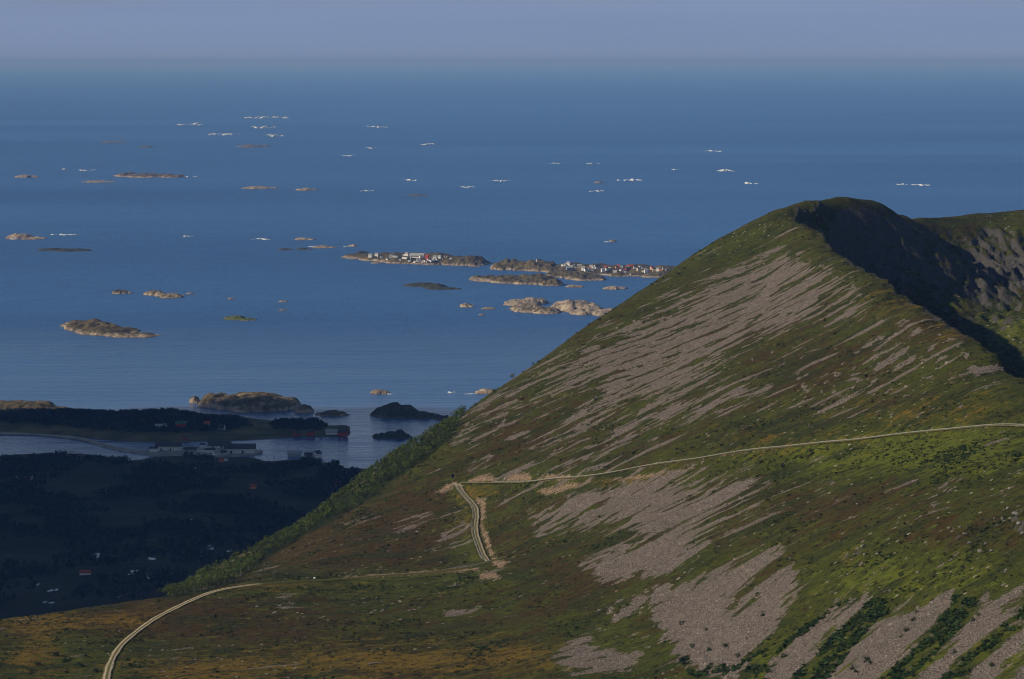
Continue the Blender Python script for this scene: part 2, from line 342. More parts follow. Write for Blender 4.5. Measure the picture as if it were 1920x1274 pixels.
stony = np.exp(-((pv_ - 1590) / 110) ** 2 - ((qv_ - 715) / 45) ** 2) + .8 * np.exp(-((pv_ - 1800) / 90) ** 2 - ((qv_ - 690) / 40) ** 2) + .5 * np.exp(-((pv_ - 1750) / 60) ** 2 - ((qv_ - 640) / 25) ** 2)
val = np.maximum(val, (fbm(HX[VIS] / 6, HY[VIS] / 10, 4, 85) + .62 * np.clip(stony, 0, 1) - .95) * 4.0)
sc[VIS] = val
sc = np.where(HY > 2185, -3, sc); sc = np.where(corrie > .3, -3, sc)
# raw earth and broken stone along the cuttings
CUT = [[(872, 906), (892, 892), (925, 890), (938, 903)], [(944, 903), (958, 889), (992, 885), (1000, 902)], [(1002, 902), (1025, 889), (1065, 889), (1085, 897), (1060, 903)],
       [(1060, 901), (1300, 861), (1500, 833), (1700, 810), (1930, 795), (1930, 796), (1700, 812), (1500, 835), (1300, 863), (1100, 893)],
       [(888, 930), (905, 936), (912, 932), (909, 965), (905, 982), (916, 1002), (926, 1040), (936, 1050), (956, 1052), (942, 1066), (926, 1062), (906, 1010), (898, 986), (901, 965), (897, 948)],
       [(818, 922), (840, 905), (860, 904), (848, 915), (830, 926)], [(1000, 920), (1060, 907), (1120, 903), (1030, 930)], [(1120, 903), (1240, 884), (1300, 878), (1200, 900)],
       [(640, 1082), (700, 1077), (800, 1070), (900, 1064), (900, 1070), (800, 1077), (700, 1084)], [(895, 1075), (930, 1072), (940, 1085), (900, 1088)]]
cut = np.full(HX.shape, -3.0); cb = np.full(pv_.shape, -60.0)
for poly in CUT:
    P = np.array(poly); b = (pv_ > P[:, 0].min() - 30) & (pv_ < P[:, 0].max() + 30) & (qv_ > P[:, 1].min() - 30) & (qv_ < P[:, 1].max() + 30)
    cb[b] = np.maximum(cb[b], poly_sd(pv_[b], qv_[b], poly))
cut[VIS] = np.clip((cb + 3.5 * fbm(HX[VIS] / 4, HY[VIS] / 6, 3, 95)) / 4.0, -3, 3)
def blobs(lst):
    t = np.zeros(HX.shape)
    for x, y, rx, ry, wgt in lst: t += wgt * np.exp(-((PX - x) / rx) ** 2 - ((PY - y) / ry) ** 2)
    return t
lush = blobs([(1890, 622, 50, 35, 1.2), (1800, 845, 230, 45, 1.5), (1550, 860, 160, 28, .9), (1650, 1080, 130, 50, 1.0), (1830, 1080, 80, 40, .6), (1250, 900, 100, 18, .4), (1850, 730, 100, 40, .3), (1390, 460, 120, 50, .35), (800, 1085, 200, 22, .5), (560, 1110, 150, 25, .3), (880, 930, 40, 25, .7), (880, 1030, 40, 40, .5), (950, 1100, 80, 40, .3), (1300, 1000, 40, 60, .2), (1500, 1240, 160, 60, .7), (1760, 1240, 160, 60, .7), (1900, 1230, 60, 60, .6), (1350, 1180, 80, 40, .4), (100, 1240, 90, 40, .5), (1150, 1210, 100, 50, .5), (1000, 900, 130, 20, .4)])
ochre = blobs([(1750, 765, 260, 44, .5), (1450, 820, 180, 22, .35), (720, 1245, 300, 60, .8), (350, 1262, 140, 34, .8), (120, 1165, 160, 22, .8), (60, 1230, 70, 70, .8), (1680, 560, 60, 40, .5), (1800, 620, 60, 30, .5), (1180, 905, 160, 18, .5), (900, 925, 60, 20, .6), (880, 980, 30, 60, .5), (450, 1098, 100, 10, .5), (620, 1100, 150, 14, .4), (980, 1230, 80, 30, .4), (1500, 850, 180, 18, .35), (1560, 1040, 60, 30, .3), (240, 1170, 50, 40, .4)])
heath = blobs([(650, 1020, 200, 60, .8), (1000, 1080, 150, 60, .5), (450, 1160, 180, 45, .7), (1000, 820, 160, 50, .3), (1500, 950, 200, 50, .35), (1780, 1000, 100, 40, .3), (1550, 690, 120, 60, .3), (1640, 460, 20, 30, .0), (800, 940, 90, 40, .4), (1750, 620, 60, 30, .3), (250, 1140, 100, 20, .4)])
FOREST = [(870, 772), (850, 792), (800, 822), (740, 858), (640, 925), (560, 980), (480, 1035), (400, 1075), (330, 1104), (290, 1120), (330, 1124), (400, 1104), (440, 1092), (470, 1068), (560, 1012), (640, 968), (700, 932), (760, 886), (820, 842), (852, 815)]
fsd = np.full(HX.shape, -9.0); fsd[VIS] = poly_sd(pv_, qv_, FOREST)
wood = sstep(-6, 6, fsd)
hs = np.hypot(*[g for g in np.gradient(HZ, GY, GX)])

# ------------------------------------------------------------------ hill material
n = NT('hillside_ground')
A = {k: n.attr(k) for k in ('scree', 'cut', 'lush', 'ochre', 'heath', 'wood', 'corrie', 'steep')}
ST = (0.45, 1.0, 1.0, 0.15)
n1 = n.noise(0.018, 4, 0.6, stretch=ST); n2 = n.noise(0.075, 4, 0.6, stretch=ST); n3 = n.noise(0.4, 4, 0.65, stretch=(0.7, 1, 1)); n4 = n.noise(1.1, 3, 0.6); n5 = n.noise(0.2, 5, 0.6, stretch=(0.5, 1, 1, .15))
mixn = n.math('ADD', n.math('MULTIPLY', n1, 0.2), n.math('ADD', n.math('MULTIPLY', n2, 0.35), n.math('MULTIPLY', n5, 0.45)))
gsel = n.math('ADD', mixn, n.math('MULTIPLY', n.math('SUBTRACT', A['lush'], A['heath']), 0.22))
veg = n.mix(n.rng(gsel, 0.40, 0.54), (0.047, 0.029, 0.009), (0.046, 0.053, 0.007))
veg = n.mix(n.math('MULTIPLY', n.rng(n.math('ADD', n5, n.math('MULTIPLY', A['lush'], 0.25)), 0.58, 0.80), 0.8), veg, (0.096, 0.110, 0.011))
veg = n.mix(n.math('MULTIPLY', n.rng(n.noise(0.05, 4, 0.62, stretch=ST), 0.50, 0.62), 0.7), veg, (0.019, 0.027, 0.006))                 # random zones of darker green
osel = n.math('ADD', n.math('ADD', n.math('MULTIPLY', n2, 0.5), n.math('MULTIPLY', n5, 0.5)), n.math('MULTIPLY', A['ochre'], 0.24))
veg = n.mix(n.math('MULTIPLY', n.rng(osel, 0.58, 0.76), 0.85), veg, (0.150, 0.090, 0.014))
veg = n.mix(n.math('MULTIPLY', n.rng(n3, 0.51, 0.64), 0.85), veg, (0.009, 0.012, 0.004))                 # low bushes
veg = n.mix(n.math('MULTIPLY', n.rng(n4, 0.55, 0.70), 0.55), veg, (0.115, 0.090, 0.026))                    # straw
veg = n.mix(n.math('MULTIPLY', A['wood'], 0.9), veg, (0.012, 0.019, 0.005))
vo = n.new('ShaderNodeTexVoronoi'); vo.inputs['Scale'].default_value = 1.55; n.put(vo.inputs['Vector'], n.P())
vv = n.new('ShaderNodeSeparateColor'); n.put(vv.inputs[0], vo.outputs['Color'])
stone = n.mix(vv.outputs[0], (0.105, 0.083, 0.074), (0.255, 0.207, 0.184))
v3 = n.new('ShaderNodeTexVoronoi'); v3.inputs['Scale'].default_value = 0.38; n.put(v3.inputs['Vector'], n.P()); v3c = n.new('ShaderNodeSeparateColor'); n.put(v3c.inputs[0], v3.outputs['Color'])
stone = n.mix(n.math('MULTIPLY', n.rng(v3c.outputs[0], 0.55, 1.0), 0.5), stone, (0.29, 0.245, 0.205))
stone = n.mix(n.rng(vo.outputs['Distance'], 0.45, 0.8, 0, .7), stone, (0.07, 0.058, 0.048))
stone = n.mix(n.math('MULTIPLY', n.rng(n1, 0.52, 0.64), 0.45), stone, (0.115, 0.098, 0.075))
stone = n.mix(n.math('MULTIPLY', n.rng(n2, 0.42, 0.6), 0.35), stone, (0.175, 0.14, 0.12))
ssel = n.math('ADD', A['scree'], n.math('MULTIPLY', n.math('SUBTRACT', n3, 0.5), 2.6))
ssel = n.math('ADD', ssel, n.math('MULTIPLY', n.math('SUBTRACT', n4, 0.5), 1.4))
c = n.mix(n.rng(ssel, -0.12, 0.22), veg, stone)
# single pale stones lying in the turf
v2 = n.new('ShaderNodeTexVoronoi'); v2.inputs['Scale'].default_value = 0.16; n.put(v2.inputs['Vector'], n.P())
spk = n.math('MULTIPLY', n.math('LESS_THAN', v2.outputs['Distance'], 0.14), n.math('MULTIPLY', n.rng(n1, 0.45, 0.6), n.math('SUBTRACT', 1.0, A['wood'])))
c = n.mix(n.math('MULTIPLY', spk, 0.8), c, (0.30, 0.26, 0.23))
csel = n.math('ADD', n.math('ADD', A['cut'], n.math('MULTIPLY', n.math('SUBTRACT', n4, 0.5), 3.5)), n.math('MULTIPLY', n.math('SUBTRACT', n3, 0.56), 4.0))
c = n.mix(n.rng(csel, -0.2, 0.5), c, n.mix(vv.outputs[1], (0.10, 0.068, 0.046), (0.33, 0.23, 0.155)))
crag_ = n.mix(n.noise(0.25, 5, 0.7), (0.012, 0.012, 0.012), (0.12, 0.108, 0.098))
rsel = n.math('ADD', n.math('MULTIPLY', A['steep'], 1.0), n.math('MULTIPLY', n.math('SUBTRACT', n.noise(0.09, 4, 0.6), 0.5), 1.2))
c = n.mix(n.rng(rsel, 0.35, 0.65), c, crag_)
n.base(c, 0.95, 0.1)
hh = n.math('ADD', n.math('MULTIPLY', n3, 1.0), n.math('ADD', n.math('MULTIPLY', n4, 0.45), n.math('MULTIPLY', vo.outputs['Distance'], n.rng(ssel, -0.1, 0.3, 0.0, -0.7))))
n.bump(hh, 0.9, 1.5)
HILL_MAT = n.m
hill = obj('hill', mesh_np('hill', np.stack([HX.ravel(), HY.ravel(), HZ.ravel()], 1), grid_faces(len(GX), len(GY)), HILL_MAT, True))
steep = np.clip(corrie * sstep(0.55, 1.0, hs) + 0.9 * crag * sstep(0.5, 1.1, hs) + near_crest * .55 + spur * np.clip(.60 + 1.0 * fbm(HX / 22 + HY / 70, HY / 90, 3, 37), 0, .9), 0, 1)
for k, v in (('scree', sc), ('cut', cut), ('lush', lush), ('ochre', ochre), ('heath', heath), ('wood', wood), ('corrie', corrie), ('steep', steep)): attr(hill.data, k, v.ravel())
tag(hill, 'broad mountain slope of heath and grey scree rising to a dark corrie', kind='structure')
def hz(x, y): return sample_grid(HZ, x, y)
def hit_hill(px, py, y0=900, y1=2500):
    """first point of the hill met along the line of sight through (px, py)"""
    yy = np.arange(y0, y1, 1.0); u = (637.0 - py) / FPX; dy = CP + u * SP
    x = (px - 960.0) / FPX / dy * yy; zz = CAMZ + (-SP + u * CP) / dy * yy
    b = np.nonzero(zz < hz(x, yy))[0]
    return (x[b[0]], yy[b[0]], float(hz(x[b[0]], yy[b[0]]))) if len(b) else None
# ------------------------------------------------------------------ gravel track
n = NT('track_gravel')
u_ = n.attr('across'); gr = n.attr('grassy')
wheel = n.math('ABSOLUTE', n.math('SUBTRACT', n.math('ABSOLUTE', u_), 0.48))
g1 = n.noise(0.9, 4, 0.6); g2 = n.noise(0.22, 3, 0.6)
gc = n.mix(n.rng(g1, 0.35, 0.65), (0.30, 0.235, 0.165), (0.54, 0.445, 0.335))
gc = n.mix(n.rng(n.math('ADD', wheel, n.math('MULTIPLY', g1, 0.35)), 0.33, 0.46), gc, (0.115, 0.11, 0.035))
gc = n.mix(n.math('MULTIPLY', n.rng(g2, 0.5, 0.7), 0.5), gc, (0.24, 0.20, 0.14))
gc = n.mix(n.rng(n.math('ADD', n.math('ABSOLUTE', u_), n.math('MULTIPLY', n.math('SUBTRACT', n.noise(0.5, 4, .65), .5), 1.5)), .72, .95), gc, (0.070, 0.058, 0.022))
gc = n.mix(n.rng(n.math('ADD', gr, n.math('MULTIPLY', g2, 0.5)), 0.7, 1.1), gc, (0.07, 0.065, 0.018))
n.base(gc, 0.95, 0.1); n.bump(n.noise(2.5, 3), 0.5, 0.2); GRAVEL = n.m
def ribbon(T, half, zoff, offs=0.0):
    d = np.gradient(T[:, :2], axis=0); d /= np.hypot(*d.T)[:, None]; nr = np.stack([d[:, 1], -d[:, 0]], 1)
    us = np.array([-1, -.75, -.48, -.2, 0, .2, .48, .75, 1.0]); hgt = np.array([-.35, .02, -.02, .06, .10, .06, -.02, .02, -.35])
    jit = 1.08 + 0.22 * fbm(np.arange(len(T)) / 5.0, np.zeros(len(T)) + .3, 3, 5)
    V = np.concatenate([np.stack([T[:, 0] + nr[:, 0] * (a * half * jit + offs), T[:, 1] + nr[:, 1] * (a * half * jit + offs), T[:, 2] + zoff + b], 1)[:, None] for a, b in zip(us, hgt)], 1)
    F = grid_faces(len(us), len(T))
    return V.reshape(-1, 3), F, np.tile(us, len(T))
for T, half, lab in ((T_UP, 1.9, 'pale gravel track climbing across the open scree slope'), (T_LO, 1.95, 'pale wheel-rutted gravel track dropping from the hairpin'), (T_BE, 1.9, 'narrow gravel track curving over the heather bench')):
    V, F, u = ribbon(T, half, 0.55 if T is T_UP else 0.34)
    me = mesh_np('gravel_track', V, F, GRAVEL, True); attr(me, 'across', u)
    gpx, _ = proj(V[:, 0], V[:, 1], V[:, 2])
    attr(me, 'grassy', (sstep(440, 520, gpx) * (1.1 if T is T_BE else 0)) + 0 * u)
    tag(obj('gravel_track', me), lab, kind='structure')
# apron of the hairpin
ax, ay, az = T_LO[0]
ang = np.linspace(0, 2 * math.pi, 24, endpoint=False); rr = 4.3 + 0.7 * np.sin(3 * ang) + 0.4 * np.cos(5 * ang)
V = np.concatenate([[[ax + 2, ay - 2, az + .34]], np.stack([ax + 2 + rr * 1.15 * np.cos(ang), ay - 2 + rr * 1.3 * np.sin(ang), np.full(24, az + .18)], 1)])
me = mesh_np('gravel_turning_place', V, np.array([(0, 1 + i, 1 + (i + 1) % 24) for i in range(24)]), GRAVEL, True)
attr(me, 'across', np.full(25, .48)); attr(me, 'grassy', np.zeros(25)); tag(obj('gravel_turning_place', me), kind='structure')

# ------------------------------------------------------------------ loose shapes shared by scatter
def ico(sub=1):
    import bmesh
    bm = bmesh.new(); bmesh.ops.create_icosphere(bm, subdivisions=sub, radius=1.0)
    V = np.array([v.co[:] for v in bm.verts]); F = np.array([[v.index for v in f.verts] for f in bm.faces]); bm.free(); return V, F
def rock_shape(seed, sub=1):
    rs = np.random.RandomState(seed); V, F = ico(sub)
    for _ in range(7):                                    # plane cuts give broken faces
        d = rs.normal(size=3); d /= np.linalg.norm(d); k = rs.uniform(.5, .85); h = V @ d; V = V - np.outer(np.maximum(h - k, 0), d)
    return V * rs.uniform(.75, 1.2, 3) * (1, 1, .75), F
def leaf_ball(seed, nleaf, size, shape=(1, 1, 1), hollow=.55):
    """cloud of small leaf-spray triangles filling an uneven crown of unit size"""
    rs = np.random.RandomState(seed); V = []; F = []
    lob = rs.normal(size=(7, 3)); lob /= np.linalg.norm(lob, axis=1)[:, None]; lr = rs.uniform(.30, .48, 7); lc = lob * rs.uniform(.30, .62, 7)[:, None]
    for i in range(nleaf):
        k = rs.randint(7); d = rs.normal(size=3); d /= np.linalg.norm(d)
        p = lc[k] + d * lr[k] * rs.uniform(hollow, 1.1)
        t1 = np.cross(d, rs.normal(size=3)); t1 /= np.linalg.norm(t1); t2 = np.cross(d, t1) + d * rs.uniform(-.7, .7); s_ = size * rs.uniform(.6, 1.3)
        b = len(V); V += [p + t1 * s_, p - t1 * s_ * .6 + t2 * s_ * .8, p - t1 * s_ * .5 - t2 * s_ * .8]; F.append((b, b + 1, b + 2))
    return np.array(V) * shape, np.array(F)
def scatter(shapes, pos, sc_, rng_, flat=1.0, tilt=0.3):
    """join many small copies into one vertex and face array"""
    Vs = []; Fs = []; off = 0
    which = rng_.randint(len(shapes), size=len(pos)); ca = rng_.uniform(0, 2 * math.pi, len(pos)); sc_ = np.broadcast_to(sc_, (len(pos),))
    for k, (V, F) in enumerate(shapes):
        idx = np.nonzero(which == k)[0]
        if not len(idx): continue
        c, s = np.cos(ca[idx])[:, None], np.sin(ca[idx])[:, None]; S_ = sc_[idx][:, None]
        x = (V[None, :, 0] * c - V[None, :, 1] * s) * S_ + pos[idx, 0:1]; y = (V[None, :, 0] * s + V[None, :, 1] * c) * S_ + pos[idx, 1:2]; z = V[None, :, 2] * S_ * flat + pos[idx, 2:3]
        Vs.append(np.stack([x, y, z], 2).reshape(-1, 3)); Fs.append((F[None] + (np.arange(len(idx)) * len(V))[:, None, None]).reshape(-1, F.shape[1]) + off); off += len(idx) * len(V)
    return np.concatenate(Vs), np.concatenate(Fs)
rng = np.random.RandomState(11)
STONE = plain('scree_stone', (0.20, 0.165, 0.142), 0.9, 0.55, 0.6)
EARTH_STONE = plain('broken_red_stone', (0.27, 0.195, 0.14), 0.9, 0.5, 0.9)
def grid_pick(mask, count, w=None):
    """random places on the hill where mask holds, even per square metre"""
    area = np.outer(np.gradient(GY), np.gradient(GX)); pr = np.where(mask, area if w is None else area * w, 0).ravel(); pr = pr / pr.sum()
    k = rng.choice(pr.size, size=count, p=pr); j, i = np.divmod(k, len(GX))
    x = GX[i] + rng.uniform(-.5, .5, count) * np.gradient(GX)[i]; y = GY[j] + rng.uniform(-.5, .5, count) * np.gradient(GY)[j]
    return np.stack([x, y, hz(x, y)], 1)
FRAME = (PX > -20) & (PX < 1940) & (PY > 360) & (PY < 1300)
rocks = [(v[f].reshape(-1, 3), np.arange(f.size).reshape(-1, 3)) if 0 else (v, f) for v, f in [rock_shape(s, 0) for s in range(6)]]; lows = [(v, f) for v, f in [rock_shape(s + 20, 1) for s in range(3)]]
p = grid_pick(FRAME & (sc > 0.2) & (HY < 2190), 12000); s_ = rng.lognormal(-1.0, .45, len(p)).clip(.2, 1.3)
V, F = scatter(rocks, p, s_, rng); tag(obj('scree_stones', mesh_np('scree_stones', V, F, STONE)), 'loose grey stones spread through the scree fields', kind='stuff')
p = grid_pick(FRAME & (cut > -0.4), 2400); s_ = rng.lognormal(-1.3, .45, len(p)).clip(.15, .8)
V, F = scatter(rocks, p, s_, rng); tag(obj('roadside_rubble', mesh_np('roadside_rubble', V, F, EARTH_STONE)), 'pinkish broken rubble heaped along the track cuttings', kind='stuff')

# ------------------------------------------------------------------ heather and low bushes
BUSH_D = plain('juniper_leaf', (0.020, 0.038, 0.009), 0.9, 0.5, 0.7); BUSH_L = plain('heather_leaf', (0.040, 0.040, 0.012), 0.9, 0.6, 0.12)
tufts = [leaf_ball(s, 20, .38, (1, 1, .6)) for s in range(4)]
veg_ok = FRAME & (sc < -0.3) & (cut < -0.3) & (corrie < .2) & (RD > .8) & (wood < .5)
clump = fbm(HX / 22, HY / 30, 3, 101)
p = grid_pick(veg_ok & (clump > -0.1), 23000, np.exp(2 * clump)); s_ = rng.lognormal(-.18, .5, len(p)).clip(.3, 2.0)
V, F = scatter(tufts, p + (0, 0, .1), s_, rng, .7); tag(obj('heather', mesh_np('heather', V, F, BUSH_L)), 'brown and green heather tufts covering the slope', kind='stuff')
clump2 = fbm(HX / 35, HY / 45, 3, 111) + .35 * lush
p = grid_pick(veg_ok & (clump2 > 0.35) & (HY < 1750), 5000, np.exp(3 * clump2)); s_ = rng.lognormal(-.15, .4, len(p)).clip(.4, 1.8)
V, F = scatter(tufts, p + (0, 0, .15), s_, rng, .7); tag(obj('juniper_scrub', mesh_np('juniper_scrub', V, F, BUSH_D)), 'dark low juniper scrub dotted over the turf', kind='stuff')

bands = [[(1400, 1290), (1470, 1205), (1560, 1140), (1600, 1118), (1555, 1150), (1440, 1245)], [(1470, 1290), (1560, 1195), (1640, 1120), (1690, 1138), (1640, 1165), (1540, 1290)], [(1640, 1290), (1730, 1205), (1790, 1120), (1850, 1105), (1790, 1190), (1690, 1290)], [(1750, 1290), (1870, 1180), (1935, 1125), (1930, 1150), (1790, 1290)], [(1240, 1195), (1300, 1245), (1380, 1250), (1440, 1215), (1420, 1260), (1300, 1270)]]
sb = np.full(HX.shape, -60.0)
for q in bands: sb[VIS] = np.maximum(sb[VIS], poly_sd(pv_, qv_, q))
p = grid_pick(FRAME & (sb > 0) & (fbm(HX / 9, HY / 12, 2, 115) > -.05), 2600); s_ = rng.lognormal(0.0, .4, len(p)).clip(.5, 2.0)
V, F = scatter(tufts, p + (0, 0, .3), s_, rng, 1.0); tag(obj('green_scrub', mesh_np('green_scrub', V, F, plain('scrub_leaf', (0.026, 0.048, 0.010), .9, .55, .4))), 'dense green scrub in strips between the lower scree tongues', kind='stuff')

# ------------------------------------------------------------------ birch wood on the flank
n = NT('birch_leaf'); oi = n.new('ShaderNodeObjectInfo').outputs['Random']
lf = n.mix(n.rng(n.noise(0.22, 3, .7), .38, .62), (0.022, 0.044, 0.009), (0.105, 0.130, 0.024))
n.base(n.mix(n.rng(oi, .35, 1., 0., .75), lf, (0.090, 0.120, 0.018)), 0.8, 0.2)
n.b.inputs['Subsurface Weight'].default_value = 0.0
LEAF = n.m
BARK = plain('birch_bark', (0.12, 0.11, 0.09), 0.9, 0.4, 3.0)
def trunk_mesh(seed, h=1.0):
    rs = np.random.RandomState(seed); V = []; F = []
    def limb(p0, p1, r0, r1, k=5):
        p0, p1 = np.array(p0, float), np.array(p1, float); d = p1 - p0; d /= np.linalg.norm(d); a = np.cross(d, (.3, .9, .1)); a /= np.linalg.norm(a); b_ = np.cross(d, a); o = len(V)
        for p_, r_ in ((p0, r0), (p1, r1)):
            for i in range(k): V.append(p_ + r_ * (math.cos(i * 6.283 / k) * a + math.sin(i * 6.283 / k) * b_))
        for i in range(k): F.append((o + i, o + (i + 1) % k, o + k + (i + 1) % k, o + k + i))
    bend = rs.uniform(-.06, .06, 2); m_ = (bend[0], bend[1], .45); limb((0, 0, -.08), m_, .035, .024); limb(m_, (bend[0] * .5, bend[1] * 1.5, .85), .024, .008)
    for i in range(5):
        a = rs.uniform(0, 6.283); z = rs.uniform(.3, .65); limb((bend[0] * z * 2, bend[1] * z * 2, z), (.24 * math.cos(a), .24 * math.sin(a), z + .22), .012, .004, 4)
    return np.array(V), np.array(F)
TREE_CROWN = []; TREE_TRUNK = []
for s in range(6):
    v, f = leaf_ball(200 + s, 210, .085, (.44, .44, .48)); v = v + (0, 0, .60)
    TREE_CROWN.append(mesh_np('birch_crown', v, f, LEAF)); v2_, f2_ = trunk_mesh(s); TREE_TRUNK.append(mesh_np('birch_trunk', v2_, f2_, BARK))
def sil_y(px): q = sorted(SIL); return np.interp(px, [a[0] for a in q], [a[2] for a in q])
beyond = (HY > sil_y(PX) - 5) & (HY < sil_y(PX) + 55) & (PX > 300) & (PX < 868) & (HX < 60)
place = ((fsd > 0) & FRAME) | beyond
dens = 0.6 + fbm(HX / 14, HY / 18, 2, 121)
cand = grid_pick(place & (dens > .2), 5200, np.clip(dens, .2, 1.4))
# thin out so crowns only just touch
keep = []; cell = {}
for k, (x, y, z) in enumerate(cand):
    c0 = (int(x // 2.9), int(y // 2.9))
    if any((c0[0] + a, c0[1] + b) in cell and math.hypot(cell[(c0[0] + a, c0[1] + b)][0] - x, cell[(c0[0] + a, c0[1] + b)][1] - y) < 2.9 for a in (-1, 0, 1) for b in (-1, 0, 1)): continue
    cell[c0] = (x, y); keep.append(k)
cand = cand[keep][:2300]
# a few outliers climbing the slope
for px, py in ((862, 783), (890, 770), (905, 760), (925, 742), (830, 838), (776, 852), (880, 800), (812, 868), (770, 905), (725, 950), (960, 715), (1000, 690)):
    h = hit_hill(px, py)
    if h: cand = np.vstack([cand, h])
tpx, tpy = proj(cand[:, 0], cand[:, 1], cand[:, 2] + 4)
vis_t = np.array([fs > -3 for fs in poly_sd(tpx, tpy, FOREST)]); order = np.argsort(cand[:, 1] + np.where(vis_t, 0, 5000))
th = rng.uniform(4.2, 7.6, len(cand))
for n_i, k in enumerate(order[:300]):
    x, y, z = cand[k]; e = obj('birch_tree', None, loc=(x, y, z - .1), rz=rng.uniform(0, 6.28)); e.scale = (th[k] * rng.uniform(.85, 1.2), th[k] * rng.uniform(.85, 1.2), th[k]); e.empty_display_size = .1
    v = n_i % 6; obj('crown', TREE_CROWN[v], e); obj('trunk', TREE_TRUNK[(v + n_i // 6) % 6], e)
    tag(e, 'small green birch in the wood clothing the steep flank', 'tree', 'birches of the flank wood')
rest = order[300:]
shp = []
for s in range(6):
    v, f = leaf_ball(300 + s, 120, .115, (.44, .44, .48)); shp.append((v + (0, 0, .60), f))
V, F = scatter(shp, cand[rest], th[rest] * 1.02, rng); tag(obj('birch_wood', mesh_np('birch_wood', V, F, LEAF)), 'green birch wood crowding the flank down to the valley', kind='stuff')

# ------------------------------------------------------------------ single bushes and boulders on the near slope
BUSHES = [leaf_ball(400 + s, 170, .13, (1, 1, .85)) for s in range(4)]
BUSH_ME = [mesh_np('bush', v + (0, 0, .45), f, BUSH_D) for v, f in BUSHES]
spots = [(1280, 1172, 11), (1325, 1182, 8), (1420, 1115, 7), (1432, 1155, 13), (1300, 1215, 10), (1330, 1222, 12), (1360, 1215, 12), (1290, 1232, 9), (1385, 1232, 10), (1435, 1232, 10), (1500, 1190, 10), (1525, 1175, 9), (1440, 1262, 12), (1470, 1235, 13), (1545, 1225, 14), (1560, 1210, 12), (1580, 1190, 11), (1610, 1160, 10), (1625, 1240, 15), (1600, 1255, 13), (1632, 1246, 11), (1712, 1165, 10), (1700, 1185, 12), (1690, 1195, 9), (1720, 1150, 8), (1825, 1165, 9), (1835, 1155, 8), (1790, 1225, 11), (1860, 1250, 12), (1690, 1080, 10), (1300, 1020, 8), (1290, 1032, 6), (1830, 1230, 10), (1500, 1265, 14),
         (105, 1232, 14), (125, 1240, 15), (70, 1248, 12), (150, 1250, 12), (180, 1262, 12), (125, 1262, 10), (60, 1262, 9), (240, 1240, 10), (245, 1250, 9), (180, 1148, 5), (298, 1130, 8), (1605, 1262, 11), (160, 1232, 9)]
ONES = 'first second third fourth fifth sixth seventh eighth ninth tenth eleventh twelfth thirteenth fourteenth fifteenth sixteenth seventeenth eighteenth nineteenth'.split()
def ordinal(i):
    if i < 20: return ONES[i - 1]
    t_, u_ = divmod(i, 10); return (('twentieth', 'thirtieth', 'fortieth')[t_ - 2] if u_ == 0 else ('twenty', 'thirty', 'forty')[t_ - 2] + '-' + ONES[u_ - 1])
_seen = {}
def nth(px, lst):
    i = sorted(lst).index(px) + 1 + _seen.get((px, len(lst)), 0); _seen[(px, len(lst))] = _seen.get((px, len(lst)), 0) + 1
    return ordinal(i)
k = 0
for px, py, wpx in spots:
    h = hit_hill(px, py)
    if not h: continue
    o = obj('bush', BUSH_ME[k % 4], loc=(h[0], h[1], h[2] - .15), rz=rng.uniform(0, 6.28)); s1 = wpx * h[1] / FPX * .85; o.scale = (s1, s1, s1 * .85); k += 1
    if px < 320: tag(o, f'dark green bush on the heather bench, {nth(px, [q[0] for q in spots if q[0] < 320])} from the left', 'bush', 'bushes on the bench')
    else: tag(o, f'dark green bush among the lower scree tongues, {nth(px, [q[0] for q in spots if q[0] > 320])} from the left', 'bush', 'bushes among the lower scree')
CRAG = plain('crag_stone', (0.17, 0.155, 0.15), 0.9, 0.5, 0.8)
BOULD = [mesh_np('boulder', *rock_shape(500 + s, 2), CRAG) for s in range(5)]
crags = [(1905, 965, 14), (1912, 985, 12), (1890, 955, 9), (1918, 1002, 11), (1880, 975, 8), (1810, 1005, 9), (1838, 1035, 10), (1850, 1022, 9), (1818, 1020, 10), (1800, 990, 7), (1860, 1035, 9), (1780, 992, 7), (1722, 1075, 8), (1608, 1030, 9), (1618, 1025, 10), (1604, 1042, 8), (1622, 1042, 7), (1575, 1018, 6), (1645, 1040, 7), (1640, 1078, 6), (1600, 1072, 6), (1590, 1078, 5), (1835, 1072, 6), (1510, 1068, 5), (1480, 1050, 5), (1700, 1050, 6)]
for i, (px, py, wpx) in enumerate(crags):
    h = hit_hill(px, py)
    if not h: continue
    o = obj('boulder', BOULD[i % 5], loc=(h[0], h[1], h[2] + .2), rz=rng.uniform(0, 6.28)); s1 = wpx * h[1] / FPX * .55; o.scale = (s1, s1, s1 * 1.05)
    if px > 1770: tag(o, f'grey boulder of the crags at the slope edge, {nth(px, [q[0] for q in crags if q[0] > 1770])} from the left', 'boulder', 'crag boulders at the slope edge')
    else: tag(o, f'grey boulder of the small outcrops above the scree, {nth(px, [q[0] for q in crags if q[0] <= 1770])} from the left', 'boulder', 'boulders of the small outcrops')
h = hit_hill(590, 1086); WHITE = plain('white_paint', (0.75, 0.73, 0.70), 0.7, 0.08)
o = obj('boulder', mesh_np('boulder', *rock_shape(533, 2), WHITE), loc=(h[0], h[1], h[2] + .35)); o.scale = (.8, .8, .9); tag(o, 'small white boulder beside the rubble line of the bench track', 'boulder')
